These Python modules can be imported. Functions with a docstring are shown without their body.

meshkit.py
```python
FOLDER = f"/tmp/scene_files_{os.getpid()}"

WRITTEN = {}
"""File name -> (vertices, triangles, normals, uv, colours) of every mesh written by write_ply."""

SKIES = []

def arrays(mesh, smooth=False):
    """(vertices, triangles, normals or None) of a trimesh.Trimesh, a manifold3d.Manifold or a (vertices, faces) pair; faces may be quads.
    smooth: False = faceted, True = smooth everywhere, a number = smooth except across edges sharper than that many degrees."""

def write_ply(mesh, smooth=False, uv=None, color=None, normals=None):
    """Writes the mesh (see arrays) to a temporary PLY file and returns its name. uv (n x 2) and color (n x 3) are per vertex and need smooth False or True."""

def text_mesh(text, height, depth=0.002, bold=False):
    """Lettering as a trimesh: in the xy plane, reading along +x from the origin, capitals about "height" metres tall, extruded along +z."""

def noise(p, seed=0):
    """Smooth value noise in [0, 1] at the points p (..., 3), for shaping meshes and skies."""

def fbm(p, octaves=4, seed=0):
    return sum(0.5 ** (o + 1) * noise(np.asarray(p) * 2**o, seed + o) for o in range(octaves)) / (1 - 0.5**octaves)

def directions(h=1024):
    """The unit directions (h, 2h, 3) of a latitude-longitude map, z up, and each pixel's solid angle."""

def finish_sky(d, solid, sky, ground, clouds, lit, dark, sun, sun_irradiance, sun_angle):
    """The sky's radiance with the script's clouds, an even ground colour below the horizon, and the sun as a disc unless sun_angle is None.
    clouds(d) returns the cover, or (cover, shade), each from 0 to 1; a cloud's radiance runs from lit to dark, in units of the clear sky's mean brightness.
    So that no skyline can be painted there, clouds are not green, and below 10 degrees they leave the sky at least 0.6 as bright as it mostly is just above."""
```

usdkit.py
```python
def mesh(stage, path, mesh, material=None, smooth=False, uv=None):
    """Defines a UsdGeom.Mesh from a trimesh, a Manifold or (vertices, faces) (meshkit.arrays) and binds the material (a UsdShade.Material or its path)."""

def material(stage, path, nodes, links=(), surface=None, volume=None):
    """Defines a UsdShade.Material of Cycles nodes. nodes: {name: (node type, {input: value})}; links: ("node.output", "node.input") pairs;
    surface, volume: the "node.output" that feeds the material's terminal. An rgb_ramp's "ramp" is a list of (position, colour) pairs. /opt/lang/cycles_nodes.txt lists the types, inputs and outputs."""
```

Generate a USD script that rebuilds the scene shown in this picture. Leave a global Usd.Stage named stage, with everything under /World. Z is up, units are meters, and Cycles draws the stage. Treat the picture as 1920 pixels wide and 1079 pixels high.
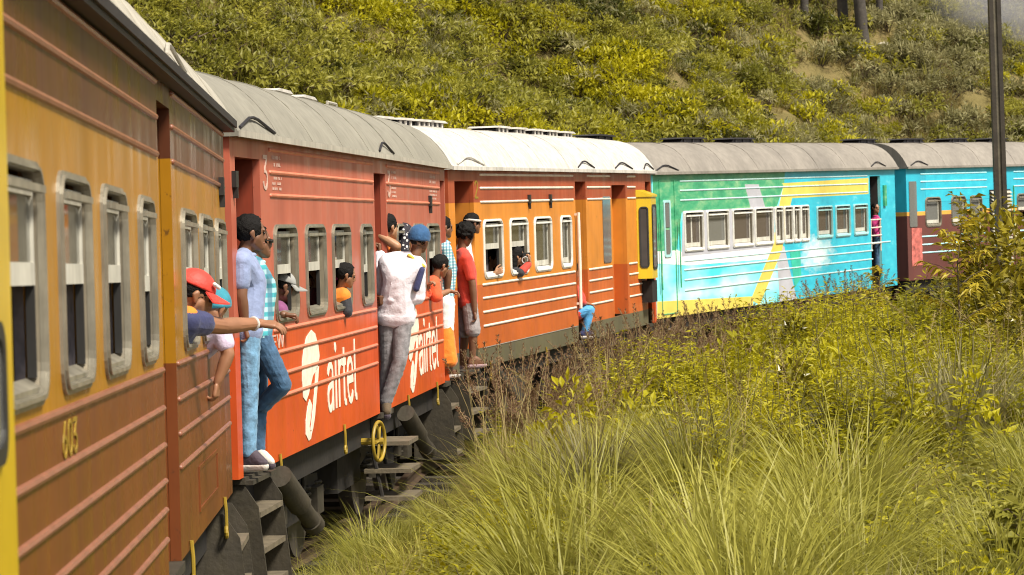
import math, numpy as np, trimesh, usdkit, meshkit
import manifold3d as m3
from manifold3d import Manifold
from shapely.geometry import Polygon, box as sbox, Point, LineString
from shapely import affinity
from shapely.ops import unary_union
from scipy.interpolate import CubicSpline
from scipy.spatial import cKDTree
from pxr import Usd, UsdGeom, UsdLux, UsdShade, Gf, Sdf, Vt

RNG = np.random.default_rng(7)
stage = Usd.Stage.CreateInMemory()
UsdGeom.SetStageUpAxis(stage, 'Z')
UsdGeom.SetStageMetersPerUnit(stage, 1.0)
stage.SetDefaultPrim(UsdGeom.Xform.Define(stage, '/World').GetPrim())
UsdGeom.Scope.Define(stage, '/World/Looks')

# ------------------------------------------------------------------ camera, sky, sun, exposure
FPX, ROLL, PITCH = 4800.0, math.radians(-1.5), math.radians(-1.5)
CAM = np.array([0, 0, 2.67])
EXPOSURE = 1.45
SUN_DIR = np.array([0.46, -0.42, 0.82]); SUN_DIR /= np.linalg.norm(SUN_DIR)
SUN_INTENSITY, SUN_ANGLE, SKY_STRENGTH = 0.68, 11.0, 0.05


def ray(px, py):
    """World direction through a pixel of the 1920 x 1079 photograph (measuring aid for where things stand)."""
    x = (px - 960) / FPX; y = -(py - 539.5) / FPX
    c, s = math.cos(ROLL), math.sin(ROLL)
    x, y = c * x - s * y, s * x + c * y
    cp, sp = math.cos(PITCH), math.sin(PITCH)
    return np.array([x, cp - y * sp, sp + y * cp])


def at(px, py, Y):
    d = ray(px, py)
    return CAM + d * (Y / d[1])


cam = UsdGeom.Camera.Define(stage, '/World/camera')
cam.CreateHorizontalApertureAttr(36.0); cam.CreateVerticalApertureAttr(36.0 * 575 / 1024)
cam.CreateFocalLengthAttr(36.0 * FPX / 1920)
cam.CreateClippingRangeAttr(Gf.Vec2f(0.1, 2000))
cam.CreateFStopAttr(8.0); cam.CreateFocusDistanceAttr(19.5)
cam.CreateExposureAttr(EXPOSURE)
_c = ray(960, 539.5); _r = ray(1160, 539.5) - _c; _u = ray(960, 339.5) - _c
_r /= np.linalg.norm(_r); _u /= np.linalg.norm(_u); _b = -_c / np.linalg.norm(_c)
cam.AddTransformOp().Set(Gf.Matrix4d(*[float(v) for row in ((*_r, 0), (*_u, 0), (*_b, 0), (*CAM, 1)) for v in row]))

sun_el, sun_rot = math.asin(SUN_DIR[2]), math.atan2(SUN_DIR[0], SUN_DIR[1])
skymat = usdkit.material(stage, '/World/Looks/sky', {
    'sky': ('sky_texture', {'sky_type': 'single_scattering', 'sun_disc': False, 'sun_elevation': sun_el, 'sun_rotation': sun_rot, 'aerosol_density': 2.0}),
    'soft': ('hsv', {'saturation': 0.35, 'value': 1.0}),
    'co': ('texture_coordinate', {}),
    'n': ('noise_texture', {'scale': 3.0, 'detail': 5.0, 'roughness': 0.6}),
    'r': ('rgb_ramp', {'ramp': [(0.35, (0.75, 0.76, 0.78)), (0.65, (1.35, 1.31, 1.22))]}),
    'm': ('mix_color', {'blend_type': 'multiply', 'fac': 1.0}),
    'bg': ('background_shader', {'strength': SKY_STRENGTH})},
    [('sky.color', 'soft.color'), ('co.generated', 'n.vector'), ('n.fac', 'r.fac'), ('soft.color', 'm.a'), ('r.color', 'm.b'), ('m.result', 'bg.color')], surface='bg.background')
dome = UsdLux.DomeLight.Define(stage, '/World/sky')
UsdShade.MaterialBindingAPI.Apply(dome.GetPrim()).Bind(skymat)
sun = UsdLux.DistantLight.Define(stage, '/World/sun')
sun.CreateIntensityAttr(SUN_INTENSITY); sun.CreateAngleAttr(SUN_ANGLE); sun.CreateNormalizeAttr(True)
sun.CreateColorAttr(Gf.Vec3f(1.0, 0.93, 0.80))
_z = SUN_DIR; _x = np.cross([0, 0, 1], _z); _x /= np.linalg.norm(_x); _y = np.cross(_z, _x)
sun.AddTransformOp().Set(Gf.Matrix4d(*[float(v) for row in ((*_x, 0), (*_y, 0), (*_z, 0), (0, 0, 30, 1)) for v in row]))

# ------------------------------------------------------------------ scene helpers
USED = {}


def unique(parent, name):
    k = (parent, name); n = USED.get(k, 0); USED[k] = n + 1
    return f'{parent}/{name}' if n == 0 else f'{parent}/{name}_{n:03d}'


def tag(prim, label=None, cat=None, group=None, kind=None):
    for k, v in (('label', label), ('category', cat), ('group', group), ('kind', kind)):
        if v: prim.SetCustomDataByKey(k, v)
    return prim


def thing(name, label=None, cat=None, group=None, kind=None, M=None, loc=None):
    p = unique('/World', name)
    x = UsdGeom.Xform.Define(stage, p)
    if M is not None: x.AddTransformOp().Set(Gf.Matrix4d(*[float(v) for v in np.asarray(M).ravel()]))
    elif loc is not None: x.AddTranslateOp().Set(Gf.Vec3d(*map(float, loc)))
    tag(x.GetPrim(), label, cat, group, kind)
    return p


def part(parent, name, mesh, mat, smooth=False, label=None, **kw):
    p = unique(parent, name)
    m = usdkit.mesh(stage, p, mesh, mat, smooth=smooth)
    if label or kw: tag(m.GetPrim(), label, **kw)
    return p


def cat(ms):
    ms = [m for m in ms if m is not None]
    return trimesh.util.concatenate(ms)


def bx(x0, x1, y0, y1, z0, z1):
    m = trimesh.creation.box([abs(x1 - x0), abs(y1 - y0), abs(z1 - z0)])
    m.apply_translation([(x0 + x1) / 2, (y0 + y1) / 2, (z0 + z1) / 2])
    return m


def cyl(a, b, r, n=12, r2=None):
    a, b = np.asarray(a, float), np.asarray(b, float)
    r2 = r if r2 is None else r2
    d = b - a; L = np.linalg.norm(d); d /= L
    u = np.cross(d, [0, 0, 1.0] if abs(d[2]) < .9 else [1.0, 0, 0]); u /= np.linalg.norm(u); w = np.cross(d, u)
    t = np.arange(n) * 2 * np.pi / n
    ring = np.cos(t)[:, None] * u + np.sin(t)[:, None] * w
    v = np.vstack([a + ring * r, b + ring * r2, a[None], b[None]])
    f = []
    for i in range(n):
        j = (i + 1) % n
        f += [[i, j, n + j], [i, n + j, n + i], [2 * n, j, i], [2 * n + 1, n + i, n + j]]
    return trimesh.Trimesh(v, np.array(f), process=False)


def tube(pts, r, n=8):
    return cat([cyl(pts[i], pts[i + 1], r if np.isscalar(r) else r[i], n, r if np.isscalar(r) else r[i + 1]) for i in range(len(pts) - 1)])


def torus(c, axis, R, r, N=28, n=8):
    axis = np.asarray(axis, float); axis /= np.linalg.norm(axis)
    u = np.cross(axis, [0, 0, 1.0] if abs(axis[2]) < .9 else [1.0, 0, 0]); u /= np.linalg.norm(u); w = np.cross(axis, u)
    A = np.arange(N) * 2 * np.pi / N; B = np.arange(n) * 2 * np.pi / n
    d = np.cos(A)[:, None] * u + np.sin(A)[:, None] * w
    v = np.asarray(c) + d[:, None] * (R + r * np.cos(B))[None, :, None] + axis * (r * np.sin(B))[None, :, None]
    i, j = np.meshgrid(np.arange(N), np.arange(n), indexing='ij')
    q = np.stack([i * n + j, ((i + 1) % N) * n + j, ((i + 1) % N) * n + (j + 1) % n, i * n + (j + 1) % n], -1).reshape(-1, 4)
    return trimesh.Trimesh(v.reshape(-1, 3), np.vstack([q[:, :3], q[:, [0, 2, 3]]]), process=False)


def ext(poly, o0, o1):
    """Extrudes a polygon drawn in (s, z) of a coach side between the outward distances o0 and o1; coach frame: x = s, y = -outward."""
    out = []
    for g in getattr(poly, 'geoms', [poly]):
        if g.is_empty or g.area < 1e-7: continue
        m = trimesh.creation.extrude_polygon(g, o1 - o0, engine='earcut')
        v = m.vertices
        out.append(trimesh.Trimesh(np.stack([v[:, 0], -(v[:, 2] + o0), v[:, 1]], 1), m.faces, process=False))
    return cat(out) if out else None


def rrect(s0, s1, z0, z1, r, n=5):
    return sbox(s0 + r, z0 + r, s1 - r, z1 - r).buffer(r, quad_segs=n)


# ------------------------------------------------------------------ materials
MATS = {}


def mat(name, nodes, links, surface='p.BSDF', volume=None):
    MATS[name] = usdkit.material(stage, f'/World/Looks/{name}', nodes, links, surface, volume)
    return MATS[name]


def simple(name, color, rough=.6, var=.18, scale=9., metal=0., spec=.5, coat=0., bump=0., dirt=0., sheen=0.):
    c = np.array(color, float)
    nodes = {'co': ('texture_coordinate', {}),
             'n': ('noise_texture', {'scale': scale, 'detail': 5., 'roughness': .6}),
             'r': ('rgb_ramp', {'ramp': [(.3, c * (1 - var)), (.7, np.minimum(c * (1 + var), 1))]}),
             'p': ('principled_bsdf', {'roughness': rough, 'metallic': metal, 'specular_ior_level': spec, 'coat_weight': coat, 'sheen_weight': sheen})}
    links = [('co.object', 'n.vector'), ('n.fac', 'r.fac')]
    if dirt:
        nodes |= {'mp': ('mapping', {'scale': (6., 6., .9)}), 'n2': ('noise_texture', {'scale': 2.2, 'detail': 6., 'roughness': .65}),
                  'r2': ('rgb_ramp', {'ramp': [(.42, (0, 0, 0)), (.72, (dirt, dirt, dirt))]}),
                  'mx': ('mix_color', {'b': (.05, .04, .03)})}
        links += [('co.object', 'mp.vector'), ('mp.vector', 'n2.vector'), ('n2.fac', 'r2.fac'), ('r2.color', 'mx.fac'), ('r.color', 'mx.a'), ('mx.result', 'p.base_color')]
    else:
        links += [('r.color', 'p.base_color')]
    if bump:
        nodes |= {'nb': ('noise_texture', {'scale': scale * 4, 'detail': 4.}), 'b': ('bump', {'strength': bump, 'distance': .01})}
        links += [('co.object', 'nb.vector'), ('nb.fac', 'b.height'), ('b.normal', 'p.normal')]
    return mat(name, nodes, links)


def livery(name, bands, rough=.32, streak=.35, dirtc=(.09, .06, .04)):
    """Coach paint in horizontal bands. bands: [(z of the lower edge, colour)] from the bottom up; rain streaks and road dirt as wear."""
    z0, z1 = 0., 4.
    st = []
    for i, (z, c) in enumerate(bands):
        a = (z - z0) / (z1 - z0)
        if i: st.append((a - .0004, bands[i - 1][1]))
        st.append((a, c))
    return mat(name, {
        'co': ('texture_coordinate', {}), 'xyz': ('separate_xyz', {}), 'dv': ('math', {'math_type': 'multiply', 'value2': .25}),
        'r': ('rgb_ramp', {'ramp': st, 'interpolate': False}),
        'mp': ('mapping', {'scale': (4.5, 4.5, .5)}), 'n': ('noise_texture', {'scale': 1.1, 'detail': 4., 'roughness': .5}),
        'rs': ('rgb_ramp', {'ramp': [(.40, (0, 0, 0)), (.75, (streak, streak, streak))]}),
        'mx': ('mix_color', {'b': dirtc}),
        'n2': ('noise_texture', {'scale': 1.1, 'detail': 4., 'roughness': .6}),
        'r2': ('rgb_ramp', {'ramp': [(.3, (.78, .78, .80)), (.7, (1.15, 1.13, 1.08))]}),
        'm2': ('mix_color', {'blend_type': 'multiply', 'fac': 1.}),
        'n3': ('noise_texture', {'scale': 1.7, 'detail': 2.}), 'b': ('bump', {'strength': .35, 'distance': .02}),
        'n4': ('noise_texture', {'scale': 13., 'detail': 7., 'roughness': .72}), 'r4': ('rgb_ramp', {'ramp': [(.63, (0, 0, 0)), (.69, (.7, .7, .7))]}), 'm4': ('mix_color', {'b': (.055, .026, .014)}),
        'rr': ('map_range', {'from_min': .3, 'from_max': .7, 'to_min': rough - .1, 'to_max': rough + .16}),
        'p': ('principled_bsdf', {'specular_ior_level': .32})},
        [('co.object', 'xyz.vector'), ('xyz.z', 'dv.value1'), ('dv.value', 'r.fac'), ('co.object', 'mp.vector'), ('mp.vector', 'n.vector'), ('n.fac', 'rs.fac'),
         ('rs.color', 'mx.fac'), ('r.color', 'm2.a'), ('co.object', 'n2.vector'), ('n2.fac', 'r2.fac'), ('r2.color', 'm2.b'), ('m2.result', 'mx.a'), ('mx.result', 'm4.a'), ('co.object', 'n4.vector'), ('n4.fac', 'r4.fac'), ('r4.color', 'm4.fac'), ('m4.result', 'p.base_color'),
         ('co.object', 'n3.vector'), ('n3.fac', 'b.height'), ('b.normal', 'p.normal'), ('n.fac', 'rr.value'), ('rr.result', 'p.roughness')])


def leafmat(name, c0, c1, trans=.35, rough=.55, dry=None):
    """Leaves and blades: a tone per leaf and per plant, with light coming through."""
    nodes = {'g': ('geometry', {}), 'oi': ('object_info', {}), 'add': ('math', {'math_type': 'multiply_add', 'value2': .55}), 'sc': ('math', {'math_type': 'multiply', 'value2': .45}),
             'r': ('rgb_ramp', {'ramp': [(0., c0), (.62, c1), (1., dry or c1)]}),
             'p': ('principled_bsdf', {'roughness': rough, 'specular_ior_level': .35}), 't': ('translucent_bsdf', {}), 'm': ('mix_closure', {'fac': trans})}
    links = [('g.random_per_island', 'add.value1'), ('oi.random', 'sc.value1'), ('sc.value', 'add.value3'), ('add.value', 'r.fac'),
             ('r.color', 'p.base_color'), ('r.color', 't.color'), ('p.BSDF', 'm.closure1'), ('t.BSDF', 'm.closure2')]
    return mat(name, nodes, links, surface='m.closure')


RED2, MAROON, MUSTARD = (.50, .060, .022), (.095, .032, .016), (.36, .165, .010)
livery('brown_mustard_livery', [(0, (.165, .046, .014)), (1.955, MUSTARD), (2.89, MAROON)], rough=.30, streak=.16)
livery('red_livery', [(0, (.58, .082, .016)), (1.2, (.58, .080, .016)), (1.96, (.44, .115, .072))], rough=.38, streak=.12)  # salmon top band has the sky reflection mixed into its colour
livery('orange_livery', [(0, (.115, .105, .065)), (1.215, (.48, .11, .022)), (1.93, (.60, .22, .028)), (2.875, (.33, .066, .026))], rough=.42, streak=.13)
livery('cyan_maroon_livery', [(0, (.12, .04, .035)), (2.31, (.62, .33, .06)), (2.40, (.03, .40, .55))], rough=.4, streak=.15)
mat('mural_livery', {'co': ('texture_coordinate', {}), 'mp': ('mapping', {'scale': (.5, .5, 1.3)}), 'n': ('noise_texture', {'scale': 1.5, 'detail': 3., 'roughness': .5}),
    'r': ('rgb_ramp', {'ramp': [(.38, (.06, .58, .64)), (.55, (.28, .74, .77)), (.74, (.70, .86, .84))]}), 'p': ('principled_bsdf', {'roughness': .42})},
    [('co.object', 'mp.vector'), ('mp.vector', 'n.vector'), ('n.fac', 'r.fac'), ('r.color', 'p.base_color')])
simple('shaded_vestibule_red', (.22, .032, .012), .5, .15, 3., dirt=.3)  # livery red darkened: the shade inside the doorway is in the colour
simple('orange_door_post', (.66, .10, .016), .4, .12, 3., dirt=.25)
simple('maroon_bead', (.23, .09, .052), .35, .2, 6.)  # paler than the coach side: the highlight on the beads is painted in
simple('red_bead', (.62, .20, .12), .4, .2, 6.)
simple('white_bead', (.72, .62, .52), .45, .18, 6.)
simple('mural_bead', (.46, .64, .63), .45, .18, 6.)
simple('cyan_bead', (.45, .80, .84), .45, .18, 6.)
simple('aluminium_frame', (.27, .245, .19), .36, .25, 7., metal=.3, dirt=.5)
simple('white_frame', (.74, .72, .66), .4, .14, 7., dirt=.2)
simple('teal_frame', (.35, .62, .62), .4, .14, 7., dirt=.2)
simple('reveal_paint', (.20, .17, .12), .6, .25, 5., dirt=.5)
simple('sash_white', (.52, .50, .43), .5, .15, 6., dirt=.3)
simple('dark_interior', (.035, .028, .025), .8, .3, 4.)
simple('curtain_cloth', (.09, .075, .08), .85, .4, 14.)
simple('roof_grey', (.235, .22, .18), .6, .16, 1.6, dirt=.30)
simple('roof_light', (.40, .37, .31), .6, .16, 1.6, dirt=.35)
simple('roof_white', (.56, .53, .48), .55, .14, 1.8, dirt=.42)
simple('louvre_cream', (.42, .39, .31), .6, .2, 6., dirt=.3)
simple('roof_dark', (.235, .21, .18), .62, .18, 1.8, dirt=.30)
simple('vent_dark', (.016, .014, .018), .6, .3, 6.)
simple('vent_light', (.50, .47, .43), .55, .25, 6.)
simple('underframe_black', (.014, .011, .009), .75, .4, 6., bump=.3)
simple('dusty_steel', (.034, .027, .015), .75, .35, 7., bump=.4, dirt=.4)
simple('step_tread', (.125, .10, .065), .7, .3, 9., bump=.4)
simple('yellow_paint', (.30, .20, .018), .45, .2, 6., dirt=.25)
simple('duty_yellow', (.55, .37, .012), .32, .12, 3., dirt=.12)
simple('black_rubber', (.018, .017, .016), .5, .2, 8.)
simple('white_lettering', (.74, .68, .56), .6, .16, 12.)
simple('pale_lettering', (.55, .38, .31), .6, .2, 14.)
simple('yellow_lettering', (.26, .165, .012), .6, .2, 12.)
simple('pole_steel', (.035, .027, .018), .6, .35, 5., metal=.2, bump=.3)
simple('pole_web', (.10, .085, .055), .6, .35, 5., bump=.3)
simple('wheel_steel', (.06, .05, .04), .6, .4, 8.)
simple('rail_steel', (.07, .045, .028), .6, .4, 8., metal=.3)
simple('sleeper_wood', (.028, .021, .014), .85, .4, 6., bump=.5)
simple('stone_pale', (.42, .38, .30), .85, .25, 6., bump=.5)
simple('bark_dark', (.05, .042, .035), .9, .4, 8., bump=.6)
simple('mural_yellow', (.66, .52, .10), .4, .12, 3.)
simple('mural_grey', (.42, .42, .46), .42, .12, 3.)
simple('mural_white', (.86, .86, .83), .4, .08, 3.)
simple('mural_cyan', (.03, .47, .60), .4, .25, 2.)
simple('mural_teal', (.03, .42, .30), .4, .3, 1.6)
simple('mural_pink', (.45, .12, .10), .5, .6, 8.)
mat('mural_green', {'co': ('texture_coordinate', {}), 'mp': ('mapping', {'scale': (1.5, 1.5, 3.2)}), 'n': ('noise_texture', {'scale': 1.6, 'detail': 6., 'roughness': .7}),
    'r': ('rgb_ramp', {'ramp': [(.30, (.02, .20, .10)), (.48, (.05, .33, .16)), (.60, (.16, .40, .20)), (.74, (.42, .55, .36))]}), 'p': ('principled_bsdf', {'roughness': .4})},
    [('co.object', 'mp.vector'), ('mp.vector', 'n.vector'), ('n.fac', 'r.fac'), ('r.color', 'p.base_color')])
mat('mural_blue', {'co': ('texture_coordinate', {}), 'mp': ('mapping', {'scale': (1.5, 1.5, 3.2)}), 'n': ('noise_texture', {'scale': 1.8, 'detail': 6., 'roughness': .7}),
    'r': ('rgb_ramp', {'ramp': [(.34, (.02, .36, .50)), (.60, (.03, .47, .60)), (.76, (.24, .62, .70))]}), 'p': ('principled_bsdf', {'roughness': .4}),
    'mc': ('mapping', {'location': (-3.85, 0., -2.66), 'scale': (.55, 0., 1.5)}), 'ln': ('vector_math', {'math_type': 'length'}), 'ad': ('math', {'math_type': 'multiply_add', 'value2': .9}),
    'rc': ('rgb_ramp', {'ramp': [(.62, (1, 1, 1)), (.95, (0, 0, 0))]}), 'mx': ('mix_color', {'b': (.66, .80, .80)})},
    [('co.object', 'mp.vector'), ('mp.vector', 'n.vector'), ('n.fac', 'r.fac'), ('co.object', 'mc.vector'), ('mc.vector', 'ln.vector1'), ('n.fac', 'ad.value1'), ('ln.value', 'ad.value3'), ('ad.value', 'rc.fac'),
     ('rc.color', 'mx.fac'), ('r.color', 'mx.a'), ('mx.result', 'p.base_color')])


def pane(name, tint, fac, rough=.06):
    mat(name, {'f': ('fresnel', {'IOR': 1.5}), 't': ('transparent_bsdf', {'color': (.82, .82, .78)}), 'g': ('glossy_bsdf', {'color': (.9, .9, .9), 'roughness': rough}),
               'd': ('diffuse_bsdf', {'color': tint}), 'm0': ('mix_closure', {'fac': fac}), 'm': ('mix_closure', {})},
        [('t.BSDF', 'm0.closure1'), ('d.BSDF', 'm0.closure2'), ('f.fac', 'm.fac'), ('m0.closure', 'm.closure1'), ('g.BSDF', 'm.closure2')], surface='m.closure')


pane('dusty_glass', (.14, .135, .10), .4)
pane('brown_glass', (.16, .13, .11), .5)
pane('grey_glass', (.22, .22, .20), .6)

# ------------------------------------------------------------------ the train
ENDS = [((-1.33, 6.8, 1.24), (-1.70, 15.03, 1.08)), ((-1.79, 16.39, 1.05), (-.70, 26.46, 1.02)), ((-.68, 28.09, 1.04), (2.11, 38.56, 1.12)),
        ((2.21, 39.87, 1.12), (7.53, 49.85, 1.27)), ((7.78, 50.3, 1.28), (12.6, 56.04, 1.36))]
WIDTH = 2.72


class Side:
    """A coach's frame: origin at rail level under the near corner of the side in view, x along the side, y inward, z up."""
    def __init__(self, k):
        A, B = (np.array(p, float) for p in ENDS[k])
        e = B - A; self.L = np.linalg.norm(e); e /= self.L
        n = np.array([e[1], -e[0], 0]); n /= np.linalg.norm(n)
        u = np.cross(n, e); u *= np.sign(u[2])
        self.O, self.e, self.n, self.u = A - np.array([0, 0, 1.05]), e, n, u
        self.M = np.array([[*e, 0], [*-n, 0], [*u, 0], [*self.O, 1]])

    def loc(self, px, py, o=0.):
        d = ray(px, py); t = ((self.O + self.n * o - CAM) @ self.n) / (d @ self.n)
        X = CAM + d * t - self.O
        return np.array([X @ self.e, X @ self.u])

    def w(self, s, z, o=0.):
        return self.O + self.e * s + self.u * z + self.n * o


SIDES = [Side(k) for k in range(5)]
ZE = 3.27


def roof_z(y):
    a = np.clip(np.abs(y - WIDTH / 2) / (WIDTH / 2 + .075), 0, 1)
    return ZE + .52 * (1 - a ** 5.5)


def roof_mesh(s0, s1):
    y = WIDTH / 2 + (WIDTH / 2 + .07) * np.sin(np.linspace(-np.pi / 2, np.pi / 2, 33))
    prof = [(a, b) for a, b in zip(y, roof_z(y))] + [(y[-1], ZE - .015), (y[0], ZE - .015)]
    n = len(prof); P = np.array(prof)
    ns = max(2, int((s1 - s0) / .8))
    S = np.linspace(s0, s1, ns + 1)
    v = np.concatenate([np.column_stack([np.full(n, s), P]) for s in S])
    v[:, 2] += np.where(v[:, 2] > ZE + .1, .012 * (meshkit.noise(v * [1.1, 1.6, 0] + 3) - .5), 0)
    f = []
    for a in range(ns):
        for i in range(n):
            j = (i + 1) % n
            p, q, r, t = a * n + i, a * n + j, (a + 1) * n + j, (a + 1) * n + i
            f += [[p, q, r], [p, r, t]]
    for a, flip in ((0, True), (ns, False)):
        for i in range(1, n - 1):
            t = [a * n, a * n + i, a * n + i + 1]
            f.append(t if flip else t[::-1])
    m = trimesh.Trimesh(v, np.array(f), process=False)
    if m.volume < 0: m.invert()
    return m


def roof_seam(s):
    y = WIDTH / 2 + (WIDTH / 2 + .06) * np.sin(np.linspace(-np.pi / 2, np.pi / 2, 25)); z = roof_z(y)
    lo = np.column_stack([y, z - .01]); hi = np.column_stack([y, z + .008])
    prof = Polygon(np.vstack([hi, lo[::-1]]))
    m = trimesh.creation.extrude_polygon(prof, .03, engine='earcut')
    v = m.vertices
    return trimesh.Trimesh(np.stack([v[:, 2] + s, v[:, 0], v[:, 1]], 1), m.faces, process=False)


def vent_parts(p, s, y, L=.95, dark='vent_dark', light='vent_light'):
    """A long roof ventilator: slatted dark body under a pale sloping cover."""
    z = float(roof_z(np.array(y))) - .03
    body = Polygon([(s - L / 2, z), (s - L / 2 + .12, z + .09), (s + L / 2 - .12, z + .09), (s + L / 2, z)])
    m = ext(body, -(y + .17), -(y - .17))
    v = part(p, 'roof_vent', m, MATS[dark])
    lid = Polygon([(s - L / 2 + .02, z + .092), (s - L / 2 + .16, z + .118), (s + L / 2 - .16, z + .118), (s + L / 2 - .02, z + .092)])
    part(v, 'vent_cover', ext(lid, -(y + .21), -(y - .21)), MATS[light])
    for k in range(3):
        a = s - L / 2 + .2 + k * (L - .4) / 2
        part(v, 'vent_rib', bx(a - .02, a + .02, y - .19, y - .165, z + .02, z + .085), MATS[light])


def hood(p, s0, s1, material):
    """Rain strip over a doorway: a low peaked angle iron on the roof's shoulder."""
    n = 9; t = np.linspace(0, 1, n); rise = np.minimum(1, np.minimum(t, 1 - t) * 2.4) * .085
    pts = []
    for a, r in zip(t, rise):
        s = s0 + a * (s1 - s0)
        y = -.03 + r * .35
        pts.append([s, y - .03, ZE + .045 + r])
    part(p, 'rain_strip', tube(pts, .011, 6), MATS[material])


def hole_of(s0, s1, z0, z1, rad=.10): return rrect(s0 + .012, s1 - .012, z0 + .02, z1 - .014, rad * .93)


def window(p, s0, s1, z0=2.0, z1=2.69, frame='aluminium_frame', open_=True, glass='dusty_glass', rail=.30, curtain=None, mullion=False, thick=.011, deep=.045, rad=.10):
    inner = rrect(s0 + .026, s1 - .026, z0 + .034, z1 - .028, rad * .85)
    ring = rrect(s0, s1, z0, z1, rad).difference(inner)
    lip = rrect(s0 + .015, s1 - .015, z0 + .016, z1 - .014, rad * .9).difference(rrect(s0 + .0235, s1 - .0235, z0 + .030, z1 - .0245, rad * .88))
    w = part(p, 'window', cat([ext(ring, -.004, thick), ext(lip, thick - .001, thick + .01), bx(s0 + .06, s1 - .06, -.03, -.008, z1 - .088, z1 - .066)]), MATS[frame])
    tubep = inner.buffer(.012).difference(inner)
    sill = trimesh.Trimesh(np.array([[s0 + .055, 0.0, z0 + .05], [s1 - .055, 0.0, z0 + .05], [s1 - .055, deep + .02, z0 + .075], [s0 + .055, deep + .02, z0 + .075],
                                     [s0 + .055, 0.0, z0 + .035], [s1 - .055, 0.0, z0 + .035], [s1 - .055, deep + .02, z0 + .035], [s0 + .055, deep + .02, z0 + .035]]),
                           np.array([[0, 1, 2], [0, 2, 3], [4, 6, 5], [4, 7, 6], [0, 4, 5], [0, 5, 1], [2, 6, 7], [2, 7, 3], [0, 3, 7], [0, 7, 4], [1, 5, 6], [1, 6, 2]]), process=False)
    part(w, 'reveal', ext(tubep, -deep - .012, -.005), MATS['reveal_paint'])
    part(w, 'sill', sill, MATS[frame])
    a, b, lo, hi = s0 + .05, s1 - .05, z0 + .075, z1 - .05
    zr = hi - rail if open_ else lo
    d0, d1 = deep - .012, deep + .010
    part(w, 'sash_rail', cat([bx(a, b, d0, d1, zr, zr + .065), bx(a, b, d0, d1, hi - .045, hi), bx(a, a + .022, d0 + .0005, d1 - .0005, zr + .065, hi - .045), bx(b - .022, b, d0 + .0005, d1 - .0005, zr + .065, hi - .045)]), MATS['sash_white'])
    if mullion:
        part(w, 'mullion', bx((a + b) / 2 - .02, (a + b) / 2 + .02, d0 + .001, d1 - .001, zr + .06, hi - .05), MATS['sash_white'])
    part(w, 'pane', bx(a + .02, b - .02, deep - .003, deep + .001, zr + .05, hi - .04), MATS[glass])
    if open_:
        part(w, 'runner', bx(b - .008, b + .006, d0 + .002, d1 + .006, lo, zr), MATS['black_rubber'])
    if curtain:
        n = 14; c0, c1 = (b - (b - a) * curtain, b)
        x = np.linspace(c0, c1, n); y = .19 + .025 * np.sin(np.linspace(0, 6 * np.pi, n))
        v = np.array([[xx, yy, zz] for zz in (lo - .05, hi + .05) for xx, yy in zip(x, y)])
        f = np.array([[i, i + 1, n + i + 1, n + i] for i in range(n - 1)])
        part(w, 'curtain', (v, f), MATS['curtain_cloth'], smooth=True)
    return w


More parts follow.
